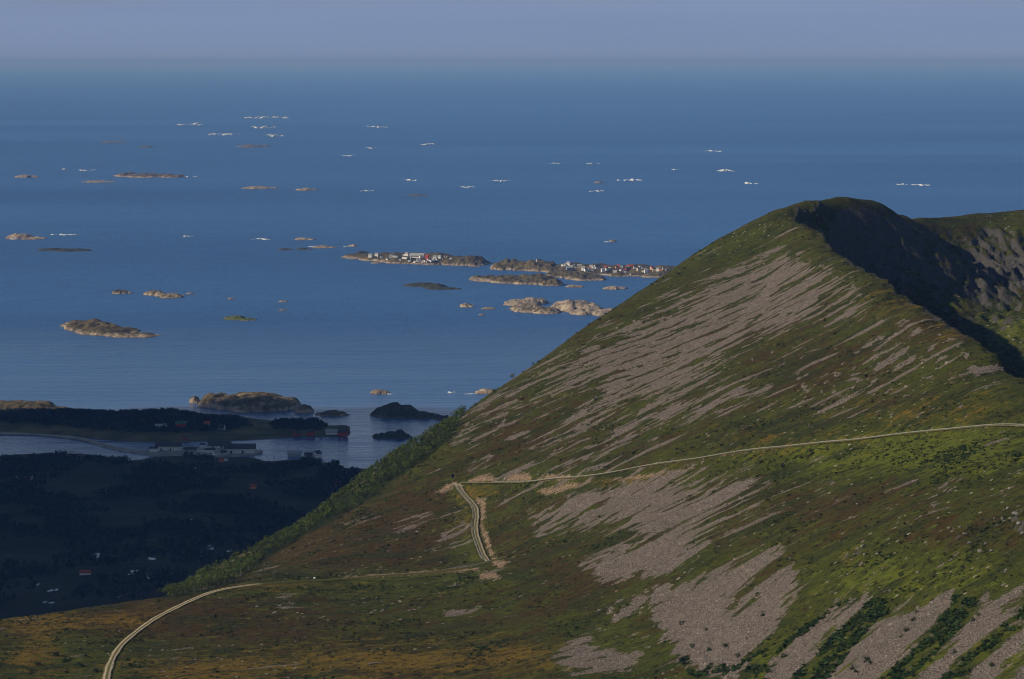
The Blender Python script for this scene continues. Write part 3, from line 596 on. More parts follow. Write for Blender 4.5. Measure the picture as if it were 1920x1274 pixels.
# ------------------------------------------------------------------ sign and guard rails by the track
GREY_METAL = plain('galvanised_steel', (0.22, 0.22, 0.21), 0.5, 0.15, 2.0, 0.4); DARK_PANEL = plain('dark_sign_back', (0.03, 0.035, 0.05), 0.6, 0.2)
def box_np(cx, cy, cz, sx, sy, sz):
    V = np.array([(x, y, z) for z in (-.5, .5) for y in (-.5, .5) for x in (-.5, .5)]) * (sx, sy, sz) + (cx, cy, cz)
    return V, np.array([(0, 2, 3, 1), (4, 5, 7, 6), (0, 1, 5, 4), (2, 6, 7, 3), (0, 4, 6, 2), (1, 3, 7, 5)])
def join(parts):
    Vs = []; Fs = []; o = 0
    for V, F in parts: Vs.append(V); Fs.append(F + o); o += len(V)
    return np.concatenate(Vs), np.concatenate(Fs)
h = hit_hill(849, 903)
sg = obj('sign_board', None, loc=h, rz=.15); tag(sg, 'dark square sign board on a pale post at the hairpin', 'sign')
obj('panel', mesh_np('panel', *join([box_np(0, -.09, 3.4, 1.7, .06, 2.2), box_np(0, -.02, 2.7, 1.6, .07, .08), box_np(0, -.02, 4.1, 1.6, .07, .08)]), DARK_PANEL), sg)
for sx in (-.45, .45): obj('post', mesh_np('post', *box_np(sx, .04, 2.0, .12, .12, 4.4), GREY_METAL), sg)
RAIL_ME = mesh_np('rail_post', *box_np(0, 0, .3, .12, .12, 1.0), GREY_METAL)
def rail(T, i0, i1, side, label):
    T = T[i0:i1]; d = np.gradient(T[:, :2], axis=0); d /= np.hypot(*d.T)[:, None]; q = T[:, :2] + np.stack([d[:, 1], -d[:, 0]], 1) * side
    z = T[:, 2] + .42; e = obj('guard_rail', None, loc=(q[0, 0], q[0, 1], z[0])); tag(e, label, 'guard rail', 'guard rails of the track'); r = np.array(e.location)
    prof = [(0.05, .40), (.10, .48), (.04, .56), (.10, .64), (.05, .74), (0, .74), (0, .40)]
    nr = np.stack([d[:, 1], -d[:, 0]], 1)
    V = np.concatenate([np.stack([q[:, 0] + nr[:, 0] * a, q[:, 1] + nr[:, 1] * a, z + b], 1)[:, None] for a, b in prof], 1).reshape(-1, 3) - r
    obj('rail', mesh_np('rail', V, grid_faces(len(prof), len(q)), GREY_METAL), e)
    for k in range(0, len(q), 2): obj('post', RAIL_ME, e, loc=(q[k, 0] - r[0], q[k, 1] - r[1], z[k] - r[2]))
L_ = len(T_UP)
rail(T_UP, 2, int(L_ * .93), 2.1, 'pale steel guard rail along the outer edge of the climbing track')
rail(T_LO, 3, len(T_LO) - 4, 2.25, 'grey guard rail down the outer edge of the rutted track')
b0 = int(np.argmin(np.abs(proj(T_BE[:, 0], T_BE[:, 1], T_BE[:, 2])[0] - 918))); rail(T_BE, b0, b0 + 9, -2.0, 'short pale guard rail at the foot of the rutted track')

# ------------------------------------------------------------------ wooded lowland behind the hill
SHORE = [(-400, 862), (0, 856), (60, 853), (150, 850), (178, 853), (190, 860), (245, 862), (280, 858), (330, 856), (400, 856), (470, 860), (500, 866), (540, 862), (585, 859), (625, 864), (600, 870), (640, 877), (700, 884), (800, 884), (1000, 886)]
spx = np.array([a for a, b in SHORE], float); spy = np.array([sea_y(b) for a, b in SHORE])
o_ = np.argsort(spx)
LX = np.arange(-1300, 520, 9.0); LY = np.concatenate([np.arange(1750, 3600, 14.0), np.arange(3600, 4700, 6.0)])
QX, QY = np.meshgrid(LX, LY)
qpx = 960 + FPX * QX / QY
dsh = np.interp(qpx, spx[o_], spy[o_]) - QY + 26 * fbm(QX / 60, QY / 60, 3, 131)
QZ = np.where(dsh > 0, 1.2 + 5 * sstep(0, 120, dsh) + 16 * sstep(200, 1500, dsh) * (1 + .8 * fbm(QX / 420, QY / 420, 3, 141)) + 3.0 * sstep(60, 300, dsh) * fbm(QX / 90, QY / 90, 3, 151) + 40 * sstep(1600, 2700, dsh), np.maximum(-2.5, dsh * .04))
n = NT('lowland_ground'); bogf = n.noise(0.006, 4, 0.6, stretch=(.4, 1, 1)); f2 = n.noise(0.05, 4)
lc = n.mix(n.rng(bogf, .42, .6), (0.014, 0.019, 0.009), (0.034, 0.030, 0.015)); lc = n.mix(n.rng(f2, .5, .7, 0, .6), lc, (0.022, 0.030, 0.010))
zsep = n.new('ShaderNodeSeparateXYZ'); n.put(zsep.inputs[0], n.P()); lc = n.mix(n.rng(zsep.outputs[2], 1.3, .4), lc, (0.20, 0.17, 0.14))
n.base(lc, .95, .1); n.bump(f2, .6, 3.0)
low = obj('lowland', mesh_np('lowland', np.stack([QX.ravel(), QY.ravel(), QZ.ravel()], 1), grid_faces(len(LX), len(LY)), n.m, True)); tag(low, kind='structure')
def interp_grid(gx, gy, Z, x, y):
    x = np.asarray(x, float); y = np.asarray(y, float)
    i = np.clip(np.searchsorted(gx, x) - 1, 0, len(gx) - 2); j = np.clip(np.searchsorted(gy, y) - 1, 0, len(gy) - 2)
    fx = np.clip((x - gx[i]) / (gx[i + 1] - gx[i]), 0, 1); fy = np.clip((y - gy[j]) / (gy[j + 1] - gy[j]), 0, 1)
    return (Z[j, i] * (1 - fx) + Z[j, i + 1] * fx) * (1 - fy) + (Z[j + 1, i] * (1 - fx) + Z[j + 1, i + 1] * fx) * fy
def hit_grid(px, py, gx, gy, Z):
    yy = np.arange(gy[0], gy[-1], 1.0); u = (637.0 - py) / FPX; dy = CP + u * SP
    x = (px - 960.0) / FPX / dy * yy; zz = CAMZ + (-SP + u * CP) / dy * yy; g = interp_grid(gx, gy, Z, x, yy)
    b = np.nonzero(zz < np.maximum(g, 0))[0]
    return (x[b[0]], yy[b[0]], float(max(g[b[0]], 0.2))) if len(b) else None

# ------------------------------------------------------------------ islands
n = NT('island_rock'); vg = n.attr('veg'); dk = n.attr('dark'); tn = n.attr('tone'); f1 = n.noise(0.03, 5, .65); f2 = n.noise(0.12, 4, .6)
rk = n.mix(n.rng(f1, .35, .68), (0.20, 0.155, 0.12), (0.46, 0.37, 0.28)); rk = n.mix(n.rng(f2, .52, .68, 0, .8), rk, (0.13, 0.105, 0.09))
gv = n.mix(n.rng(f1, .4, .62), (0.066, 0.052, 0.026), (0.125, 0.098, 0.048))
gv = n.mix(tn, gv, n.mix(f1, (0.06, 0.085, 0.02), (0.12, 0.14, 0.04)))
c = n.mix(n.rng(n.math('ADD', vg, n.math('MULTIPLY', n.math('SUBTRACT', f2, .5), 1.5)), .35, .6), rk, gv)
c = n.mix(dk, c, n.mix(f1, (0.020, 0.028, 0.016), (0.050, 0.050, 0.030)))  # dark tone; on some islands it is cloud shade put into the colour
sp_ = n.new('ShaderNodeSeparateXYZ'); n.put(sp_.inputs[0], n.P()); c = n.mix(n.rng(sp_.outputs[2], 1.1, .3, 0, .7), c, (0.05, 0.042, 0.036))   # wet tidal band
n.base(c, .9, .15); n.bump(n.math('ADD', f2, f1), .7, 4.0); ISLE = n.m
n = NT('sea_foam'); ff = n.noise(.05, 4, .7, stretch=(.4, 1, 1)); n.base(n.mix(n.rng(ff, .3, .6), (.55, .60, .64), (.85, .86, .86)), .8, .2); FOAM = n.m
ISL = {}
def island(label, humps, veg=0.3, dark=0.0, cat='island', name='rocky_island', rough=.22, group=None, res=1.3, seed=None, depthk=.42, steepp=1.0, green=0.0):
    """humps: (px, waterline py, half width px, height px). Each hump stands on the water at the distance of its row."""
    sd = seed if seed is not None else len(ISL) * 7 + 900
    hs_ = []
    for px, py, hw, hp in humps:
        Yf = sea_y(py); dh = depthk * hp / FPX * Yf * Yf / CAMZ; dh = min(dh, hw * Yf / FPX * 1.6); ht = max(.6, (hp / FPX - dh * CAMZ / Yf ** 2) * Yf)
        hs_.append(((px - 960) / FPX * (Yf + dh), Yf + dh, hw * Yf / FPX, dh, ht))
    x0 = min(a - 1.25 * w_ for a, b, w_, d, t in hs_); x1 = max(a + 1.25 * w_ for a, b, w_, d, t in hs_); y0 = min(b - 1.25 * d for a, b, w_, d, t in hs_); y1 = max(b + 1.25 * d for a, b, w_, d, t in hs_)
    ym = (y0 + y1) / 2; nx = int(np.clip((x1 - x0) * FPX / ym / res, 14, 260)); ny = int(np.clip((y1 - y0) / ym * 900, 12, 90))
    gx = np.linspace(x0, x1, nx); gy = np.linspace(y0, y1, ny); X, Y = np.meshgrid(gx, gy); Z = np.full(X.shape, -3.0)
    for k, (a, b, w_, d, t) in enumerate(hs_):
        r2 = ((X - a) / w_) ** 2 + ((Y - b) / d) ** 2 + .35 * fbm((X - a) / w_ * 1.6, (Y - b) / d * 1.6, 3, sd + k * 5)
        Z = np.maximum(Z, t * np.sign(1 - r2) * np.abs(1 - r2) ** (.75 * steepp))
    hm = max(t for *_, t in hs_); w0 = max(w_ for a, b, w_, d, t in hs_)
    Z = Z + hm * rough * fbm(X / (w0 * .35), Y / (w0 * .6), 4, sd + 99) * sstep(-.2, .3, Z / hm); Z = np.clip(Z, -2.2, None)
    me = mesh_np(name, np.stack([X.ravel(), Y.ravel(), Z.ravel()], 1) - (gx.mean(), gy.mean(), 0), grid_faces(nx, ny), ISLE, True)
    hf = np.clip(Z / hm, 0, 1)
    attr(me, 'veg', np.clip(veg * (.35 + 1.4 * sstep(.05, .55, hf)) + .25 * fbm(X / w0 * 2, Y / w0 * 2, 3, sd + 3) * min(1, veg * 3), 0, 1).ravel()); attr(me, 'dark', np.full(Z.size, dark)); attr(me, 'tone', np.full(Z.size, green))
    o = obj(name, me, loc=(gx.mean(), gy.mean(), 0)); tag(o, label, cat, group); ISL[label] = (gx, gy, Z); return o
def skerry(label, x0, x1, py, hp, **kw):
    m_ = (x0 + x1) / 2; w_ = (x1 - x0) / 2; rs = random.Random(int(x0 * 7 + py))
    hum = [(m_ - w_ * .25, py, w_ * .75, hp)] + [(m_ + w_ * rs.uniform(.2, .6), py - rs.uniform(0, hp * .3), w_ * .45, hp * rs.uniform(.45, .8)), (m_ - w_ * rs.uniform(.5, .8), py - hp * .1, w_ * .3, hp * .5)]
    return island(label, hum, name=kw.pop('name', 'skerry'), cat=kw.pop('cat', 'skerry'), **kw)
def surf(label, x0, x1, py, hp=2.0, parent=None):
    """broken white water: a low ridge of foam lying on the sea"""
    Y = sea_y(py); nx = max(10, int((x1 - x0) / 1.0)); ny = 7; w_ = (x1 - x0) * Y / FPX; dp = hp * .65 / FPX * Y * Y / CAMZ; ht = hp * .35 / FPX * Y
    X, V_ = np.meshgrid(np.linspace(-.5, .5, nx), np.linspace(-.5, .5, ny)); sd = int(x0 * 3 + py)
    env = np.clip(1 - (2 * X) ** 2, 0, 1) ** .5 * (.42 + 1.5 * fbm(X * 6 * (x1 - x0) / 60 + 3, V_ * .7, 3, sd)); env = np.clip(env, 0, 1.6)
    Z = ht * env * np.clip(1 - (2 * V_ * 1.0) ** 2, 0, 1) - .5 * (env < .12) - 1.0 * (np.abs(V_) > .49)
    yo = dp * (V_ * env + .45 * fbm(X * 4, X * 0 + 1.5, 3, sd + 4))
    me = mesh_np('breaking_surf', np.stack([(X * w_).ravel(), yo.ravel(), (Z + .06).ravel()], 1), grid_faces(nx, ny), FOAM, True)
    o = obj('surf' if parent else 'breaking_surf', me, loc=((((x0 + x1) / 2) - 960) / FPX * Y, Y, 0))
    if parent:
        o.parent = parent; o.location = (o.location[0] - parent.location[0], o.location[1] - parent.location[1], 0)
    else: tag(o, label, 'surf', 'breakers out at sea')
    return o
# near ones
island('pale lit hill at the end of the wooded island', [(10, 785, 115, 32), (-60, 785, 120, 30), (90, 785, 55, 20)], .45, cat='hill', name='rocky_hill')
big = island('large domed brown rocky island off the wooded headland', [(361, 757, 10, 15), (402, 766, 36, 27), (425, 768, 30, 26), (470, 774, 75, 34), (505, 774, 55, 32), (568, 776, 17, 17)], .36, rough=.06, steepp=.8)
island('low green-topped islet beside the large domed island', [(622, 782, 30, 11), (600, 779, 12, 5)], .5, cat='islet', name='islet')
o = island('small reddish rock with a foam trail above the dark island', [(710, 740, 18, 9)], .05, cat='islet', name='islet'); surf('', 722, 742, 739, 1.6, o)
island('long dark hump-backed island nearest the green flank', [(745, 786, 50, 26), (722, 782, 26, 18), (795, 787, 40, 12), (832, 788, 20, 7)], .8, .75)  # cloud shade over it is also painted in by the dark tone
island('small dark wooded islet in the sheltered water', [(735, 824, 36, 14), (745, 824, 18, 16)], .8, .9, cat='islet', name='islet', depthk=.3)  # its cloud shade is deepened in the colour by the dark tone
o = skerry('pale flat rock half hidden behind the hill slope', 890, 950, 740, 10, veg=.05); surf('', 868, 900, 739, 1.4, o)
surf('white breaker between the reddish rock and the pale flat rock', 838, 853, 736, 3.5)
island('long brown sloping island alone at the outer left', [(165, 622, 50, 20), (145, 615, 34, 13), (200, 630, 60, 18), (250, 634, 50, 9)], .45, rough=.12)
island('small grass-green islet in open water', [(440, 601, 22, 8), (462, 602, 20, 5)], .8, green=1.0, cat='islet', name='islet')
island('twin-humped brown islet beyond the long brown island', [(288, 555, 21, 9), (320, 560, 24, 9), (302, 557, 16, 7)], .25, cat='islet', name='islet')
skerry('low brown islet just left of the twin-humped islet', 207, 250, 552, 8, veg=.35)
skerry('tiny reddish skerry just right of the twin-humped islet', 347, 366, 552, 3, veg=0)
skerry('tiny faint skerry between the twin-humped and green islets', 424, 440, 562, 3, veg=0)
skerry('upper of two tiny pale skerries above the green islet', 520, 542, 567, 3.2, veg=0)
skerry('lower of two tiny pale skerries beside the green islet', 521, 540, 583, 3, veg=0)
island('dark low double island below the western village', [(792, 539, 34, 8), (815, 541, 24, 8), (830, 544, 34, 5)], .7, .8)  # cloud shade painted as a dark tone
island('rocky pale-shored island lying before the village islands', [(915, 529, 36, 11), (960, 533, 50, 16), (1000, 535, 50, 20), (1035, 537, 24, 14)], .52)
island('craggy islet hiding part of the eastern village shore', [(1060, 522, 36, 14), (1095, 527, 36, 13), (1120, 527, 20, 7), (1050, 520, 20, 10)], .45)
isl_mid = island('green hummocky island between the two villages', [(960, 508, 46, 18), (1005, 510, 48, 22), (1040, 512, 30, 16)], .7)
vil_w = island('low village island crowded with white houses in the west', [(680, 487, 40, 10), (715, 491, 40, 15), (760, 495, 55, 20), (810, 497, 60, 20), (860, 499, 45, 17), (885, 499, 36, 19)], .75, rough=.08)
vil_e = island('long low village island running behind the hill in the east', [(1075, 514, 55, 20), (1130, 517, 65, 20), (1190, 520, 70, 22), (1250, 522, 70, 22), (1320, 520, 50, 16)], .75, rough=.08)
skerry('dark low reef behind the western village island', 668, 692, 476, 5, veg=.6, dark=.7)
skerry('thin reddish reef in front of the western village', 694, 720, 495, 3, veg=0)
skerry('thin dark reef off the wooded end of the western village', 878, 905, 501, 3, veg=0)
skerry('low flat skerry below the craggy islet', 1060, 1104, 540, 5, veg=.15)
skerry('rounded pale skerry near the hill edge under the eastern village', 1130, 1178, 544, 7, veg=.1)
skerry('small cream-coloured rock beside the pink granite islands', 861, 893, 577, 8, veg=.2, name='islet')
skerry('thin flat reef beside the small cream rock', 902, 936, 581, 4, veg=.1)
skerry('tiny reef under the thin flat reef', 896, 914, 592, 3, veg=0)
island('rear pink granite island of the bare cluster', [(975, 575, 32, 13), (1000, 573, 26, 14), (1010, 572, 20, 11)], .12, rough=.16)
island('front grey whaleback island of the bare cluster', [(995, 587, 36, 15), (1025, 590, 28, 13), (970, 582, 16, 8)], .3, rough=.16)
island('broad bare granite island touching the hill outline', [(1050, 584, 22, 14), (1080, 586, 46, 22), (1110, 588, 26, 16)], .05, rough=.2)
island('low granite island at the very edge of the hill outline', [(1095, 592, 30, 12), (1140, 594, 36, 14)], .05, rough=.2)
# far ones
o = island('bright tan island farthest left of the middle sea', [(35, 449, 26, 10), (58, 450, 26, 5)], .05); surf('', 8, 30, 449, 1.5, o)
island('long dark reef below the bright tan island', [(95, 471, 26, 5), (135, 472, 40, 5)], .5, .8, cat='reef', name='reef', rough=.3)  # cloud shade put into the reef's colour
surf('thin white breaker right of the bright tan island', 94, 150, 440, 3)
surf('short breaker midway between the tan island and the villages', 342, 364, 443, 2.6)
surf('breaker just left of the tan reef above the western village', 472, 512, 449, 3)
skerry('tan reef straight above the western village approach', 552, 592, 451, 5, veg=.05)
skerry('dark flat reef, left of a pair above the western village', 520, 553, 470, 4, veg=.5, dark=.6)
skerry('dark flat reef, right of a pair above the western village', 555, 586, 469, 4, veg=.5, dark=.6)
o = skerry('tan surf-edged reef left of the western village', 584, 634, 466, 5, veg=.05); surf('', 576, 590, 463, 2, o)
o = skerry('small tan reef just off the western village tip', 652, 676, 463, 4, veg=.05); surf('', 643, 655, 463, 2.2, o)
o = skerry('lone dark skerry with a white edge far behind the eastern village', 1142, 1160, 454, 4.5, veg=.1, dark=.3); surf('', 1133, 1146, 454, 2.5, o)
o = island('long greenish-tan island far out on the left', [(240, 332, 28, 8), (280, 334, 45, 8), (325, 334, 26, 7)], .35, rough=.3); surf('', 335, 370, 332, 3, o)
skerry('reddish islet alone near the left border, far out', 30, 76, 334, 6, veg=.1)
skerry('faint reef below the long greenish-tan island', 155, 222, 343, 4, veg=.2)
skerry('tan reef in the far middle distance, larger of two', 455, 527, 355, 5, veg=.05)
skerry('tan reef in the far middle distance, smaller of two', 555, 600, 358, 5, veg=.05)
skerry('grey low skerry beneath the farthest breakers', 445, 508, 277, 5, veg=.2, dark=.5)
skerry('tiny dark reef left of the grey low skerry', 262, 296, 277, 3, veg=.2, dark=.6)
skerry('tiny faint reef at the far left under the breakers', 190, 240, 268, 3, veg=.2, dark=.5)
skerry('dark thin reef above the western village, far out', 762, 808, 368, 3, veg=.2, dark=.6)
skerry('dark low skerry under the double breaker', 1114, 1136, 344, 4, veg=.1, dark=.3)
for lab, x0, x1, py, hp in (
    ('longest white breaker, farthest out towards the horizon', 450, 552, 221, 5), ('white breaker left of the longest one near the horizon', 331, 386, 234, 4.5), ('breaker directly under the longest one near the horizon', 465, 518, 239, 4),
    ('ragged wide breaker lower left of the longest one', 393, 452, 252, 4.5), ('broken pair of foam flecks below the longest breaker', 490, 534, 255, 5), ('lone far breaker left of the picture middle', 685, 730, 238, 4),
    ('thin faint breaker lower right of the lone far breaker', 788, 820, 271, 3), ('faint fleck of foam below the lone far breaker', 684, 708, 278, 2.5), ('faint streak of foam under the far fleck', 640, 670, 292, 2.5),
    ('tiny foam fleck at the far left above the tan island', 113, 124, 318, 3), ('foam streak above the long greenish-tan island', 145, 184, 319, 3.5), ('foam streak just left of the surf-ringed reef', 752, 792, 338, 3.5),
    ('foam over a reef in the picture middle', 917, 960, 339, 4), ('lower foam fleck in the picture middle', 860, 892, 351, 3), ('faint reddish foam streak left of the picture middle', 676, 702, 358, 2.5),
    ('small breaker above the double breaker, left one', 1026, 1050, 307, 2.5), ('small breaker above the double breaker, right one', 1099, 1126, 307, 2.8), ('double breaker left of the summit', 1156, 1206, 338, 4), ('short foam streak under the double breaker', 1104, 1133, 359, 2.5),
    ('faint breaker between the double and the brightest breaker', 1248, 1272, 318, 2.5), ('brightest white breaker above the summit shoulder', 1344, 1377, 321, 5), ('bright breaker just below the brightest one', 1392, 1420, 344, 4.5), ('faint breaker high above the summit', 1320, 1356, 284, 3),
    ('foam fleck beyond the summit, left of a pair', 1680, 1702, 346, 3), ('foam streak beyond the summit, right of a pair', 1712, 1752, 348, 4)):
    surf(lab, x0, x1, py, hp)

# ------------------------------------------------------------------ wooded island across the sound
FRONT = [(-300, 812), (0, 812), (130, 820), (220, 828), (330, 830), (450, 826), (560, 820), (640, 819), (660, 816)]
fpx = np.array([a for a, b in FRONT], float); fpy = np.array([sea_y(b) for a, b in FRONT])
RID = [(-300, 768), (0, 774), (120, 770), (220, 773), (320, 769), (350, 774), (380, 781), (440, 789), (495, 795), (520, 790), (560, 786), (590, 786), (606, 795), (620, 800), (645, 799), (662, 812)]
IX = np.arange(-1250, -230, 5.0); IY = np.arange(4530, 5180, 5.0); WX, WY = np.meshgrid(IX, IY); wpx = 960 + FPX * WX / WY
yf = np.interp(wpx, fpx, fpy); yr = yf + 150 - 85 * sstep(430, 600, wpx)
tr = np.clip((WY - yf) / (yr - yf), -1, 3)
rp = np.interp(wpx, [a for a, b in RID], [b + 7 for a, b in RID]); u = (637.0 - rp) / FPX
zr = np.maximum(CAMZ + (-SP + u * CP) / (CP + u * SP) * yr, 1.0)
prof = sstep(.28, 1.0, tr) * (1 - sstep(1.05, 1.9, tr)); tip = sstep(664, 640, wpx)
WZ = np.where(tr > 0, (1.5 + 3.0 * sstep(0, .3, tr) + (zr - 3) * prof) * tip - 2 * (1 - tip), -2) + 1.2 * fbm(WX / 40, WY / 40, 3, 161) * sstep(.02, .2, tr)
WZ = np.where(tr > 1.7, WZ - 8 * sstep(1.7, 2.1, tr), WZ); WZ = np.clip(WZ, -2.5, None)
n = NT('wooded_island_ground'); f1 = n.noise(.02, 4); zs = n.new('ShaderNodeSeparateXYZ'); n.put(zs.inputs[0], n.P())
c = n.mix(n.rng(f1, .4, .6), (0.06, 0.062, 0.022), (0.13, 0.11, 0.045)); c = n.mix(n.rng(zs.outputs[2], 5, 10), c, (0.028, 0.038, 0.012)); c = n.mix(n.rng(zs.outputs[2], 1.6, .5), c, (0.10, 0.085, 0.07)); n.base(c, .95, .1)
wi = obj('wooded_island', mesh_np('wooded_island', np.stack([WX.ravel(), WY.ravel(), WZ.ravel()], 1), grid_faces(len(IX), len(IY)), n.m, True)); tag(wi, 'long dark wooded island across the sound', kind='structure')

# causeway and quay land
def slab(name, pts, z, mat, drop=3.0, label=None):
    P = [((a - 960) / FPX * sea_y(b), sea_y(b)) for a, b in pts]; n_ = len(P); cx_ = sum(p[0] for p in P) / n_; cy_ = sum(p[1] for p in P) / n_
    me = bpy.data.meshes.new(name); V = [(x - cx_, y - cy_, z) for x, y in P] + [((x - cx_) * 1.0 + .6 * math.copysign(1, x - cx_), (y - cy_) * 1.0 + 2 * math.copysign(1, y - cy_), z - drop) for x, y in P]
    me.from_pydata(V, [], [tuple(range(n_))] + [(i, i + n_, (i + 1) % n_ + n_, (i + 1) % n_) for i in range(n_)]); me.materials.append(mat)
    import bmesh
    bm = bmesh.new(); bm.from_mesh(me); bmesh.ops.recalc_face_normals(bm, faces=bm.faces); bm.to_mesh(me); bm.free()
    return tag(obj(name, me, loc=(cx_, cy_, 0)), label, kind='structure')
QUAY = plain('quay_concrete', (0.25, 0.24, 0.22), .9, .3, .05)
cw = [(-60, 812), (0, 814), (60, 815), (110, 819), (150, 825), (178, 833), (215, 843), (262, 850), (300, 853)]
slab('causeway', [(a, b - 2.2) for a, b in cw] + [(a - 2, b + 2.6) for a, b in cw[::-1]], 1.6, QUAY, label='thin grey causeway curving over to the wooded island')
slab('quay', [(262, 848), (290, 843), (345, 846), (400, 842), (440, 840), (486, 846), (487, 852), (440, 857), (380, 858), (320, 857), (275, 856)], 1.9, QUAY, label='flat grey quay under the white halls')

# ------------------------------------------------------------------ far trees
FAR_LEAF = plain('far_tree_leaf', (0.012, 0.025, 0.018), .9, .45, .02)
shp = [leaf_ball(600 + s, 30, .31, (.55, .55, .6)) for s in range(5)]; shp = [(v + (0, 0, .55), f) for v, f in shp]
area = (QZ > 3.0) & (qpx > -80) & (qpx < 900) & (fbm(QX / 110, QY / 160, 3, 171) > -.05)
k = rng.choice(np.nonzero(area.ravel())[0], 9000); p = np.stack([QX.ravel()[k] + rng.uniform(-6, 6, 9000), QY.ravel()[k] + rng.uniform(-6, 6, 9000)], 1)
p = np.c_[p, interp_grid(LX, LY, QZ, p[:, 0], p[:, 1])]; p = p[(p[:, 1] > 2500)]
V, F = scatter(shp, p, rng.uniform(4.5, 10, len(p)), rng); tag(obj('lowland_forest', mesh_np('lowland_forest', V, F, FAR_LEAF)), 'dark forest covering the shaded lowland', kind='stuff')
area = (WZ > 6.5) & (wpx > -80) & (wpx < 670)
k = rng.choice(np.nonzero(area.ravel())[0], 3600); p = np.stack([WX.ravel()[k] + rng.uniform(-3, 3, 3600), WY.ravel()[k] + rng.uniform(-3, 3, 3600)], 1); p = np.c_[p, interp_grid(IX, IY, WZ, p[:, 0], p[:, 1])]
V, F = scatter(shp, p, rng.uniform(4, 8, len(p)), rng); tag(obj('island_forest', mesh_np('island_forest', V, F, FAR_LEAF)), 'dark forest along the ridge of the wooded island', kind='stuff')
# ------------------------------------------------------------------ houses
PAL = dict(white=(.78, .77, .74), cream=(.72, .62, .42), red=(.36, .05, .03), orange=(.60, .24, .08), grey=(.36, .37, .38), pink=(.60, .33, .26), tan=(.50, .34, .20), blue=(.20, .28, .42))
WALL = {k: plain(k + '_boarding', v, .8, .08, .8) for k, v in PAL.items()}
ROOF = {'dark': plain('slate_roof', (.055, .055, .06), .8, .25, .6), 'red': plain('red_tile_roof', (.34, .075, .04), .85, .2, .6), 'grey': plain('sheet_roof', (.30, .31, .33), .6, .15, .6), 'green': plain('green_sheet_roof', (.05, .12, .08), .7, .2, .5)}
PANE = plain('window_glass', (.03, .04, .055), .2, .1, 1, .5)
HM = {}
def house_mesh(kind, ratio, storey, wall, roof):
    """unit-length house: gabled walls and an overhanging roof, and its windows and door"""
    key = (kind, ratio, storey, wall, roof)
    if key in HM: return HM[key]
    L, D, Hh = 1.0, ratio, storey; g = D * .42
    V = np.array([(-.5, -D / 2, 0), (.5, -D / 2, 0), (.5, D / 2, 0), (-.5, D / 2, 0), (-.5, -D / 2, Hh), (.5, -D / 2, Hh), (.5, D / 2, Hh), (-.5, D / 2, Hh), (-.5, 0, Hh + g), (.5, 0, Hh + g)])
    me = bpy.data.meshes.new('wall'); me.from_pydata([tuple(v) for v in V], [], [(0, 1, 5, 4), (2, 3, 7, 6), (1, 2, 6, 9, 5), (3, 0, 4, 8, 7)]); me.materials.append(WALL[wall])
    t, ov = .04, .05; e = D / 2 + ov; ze = Hh - ov * g / (D / 2)
    R_ = []; Fr = []
    for s in (-1, 1):
        b = len(R_); R_ += [(-.5 - ov, s * e, ze + .01), (.5 + ov, s * e, ze + .01), (.5 + ov, 0, Hh + g + .01), (-.5 - ov, 0, Hh + g + .01)]; R_ += [(x, y, z + t) for x, y, z in R_[b:b + 4]]
        Fr += [(b, b + 3, b + 2, b + 1), (b + 4, b + 5, b + 6, b + 7), (b, b + 1, b + 5, b + 4), (b + 1, b + 2, b + 6, b + 5), (b + 3, b, b + 4, b + 7)]
    mr = bpy.data.meshes.new('roof'); mr.from_pydata(R_, [], Fr); mr.materials.append(ROOF[roof])
    HM[key] = (me, mr); return HM[key]
def house(px, py, wpx, surf_, wall='white', roof='dark', rz=0.0, ratio=.7, storey=.5, label='', group=None, cat='house', name='house', windows=False, zoff=0.0):
    hgt = hit_grid(px, py, *surf_)
    if not hgt: print('house misses', px, py, label); return None
    x, y, z = hgt; s = wpx * y / FPX; e = obj(name, None, loc=(x, y, z - .25 + zoff), rz=rz); e.scale = (s, s, s); tag(e, label, cat, group)
    a, b = house_mesh(name, ratio, storey, wall, roof); obj('wall', a, e); rf = obj('roof', b, e)
    if windows:
        wm = HM.setdefault('win', mesh_np('window', *box_np(0, 0, 0, .09, .012, .13), PANE)); dm = HM.setdefault('door', mesh_np('door', *box_np(0, 0, 0, .09, .012, .24), ROOF['dark']))
        for k in (-.34, -.12, .34): obj('window', wm, e, loc=(k, -ratio / 2 - .004, storey * .55))
        obj('door', dm, e, loc=(.13, -ratio / 2 - .004, .125))
        cm_ = HM.setdefault('chim', mesh_np('chimney', *box_np(.12, 0, storey + ratio * .42 + .04, .07, .07, .14), ROOF['red'])); obj('chimney', cm_, rf)
    return e
WIS = (IX, IY, WZ); LOW = (LX, LY, QZ)
flat_q = (np.array([-900., -200.]), np.array([4150., 4560.]), np.full((2, 2), 1.9))
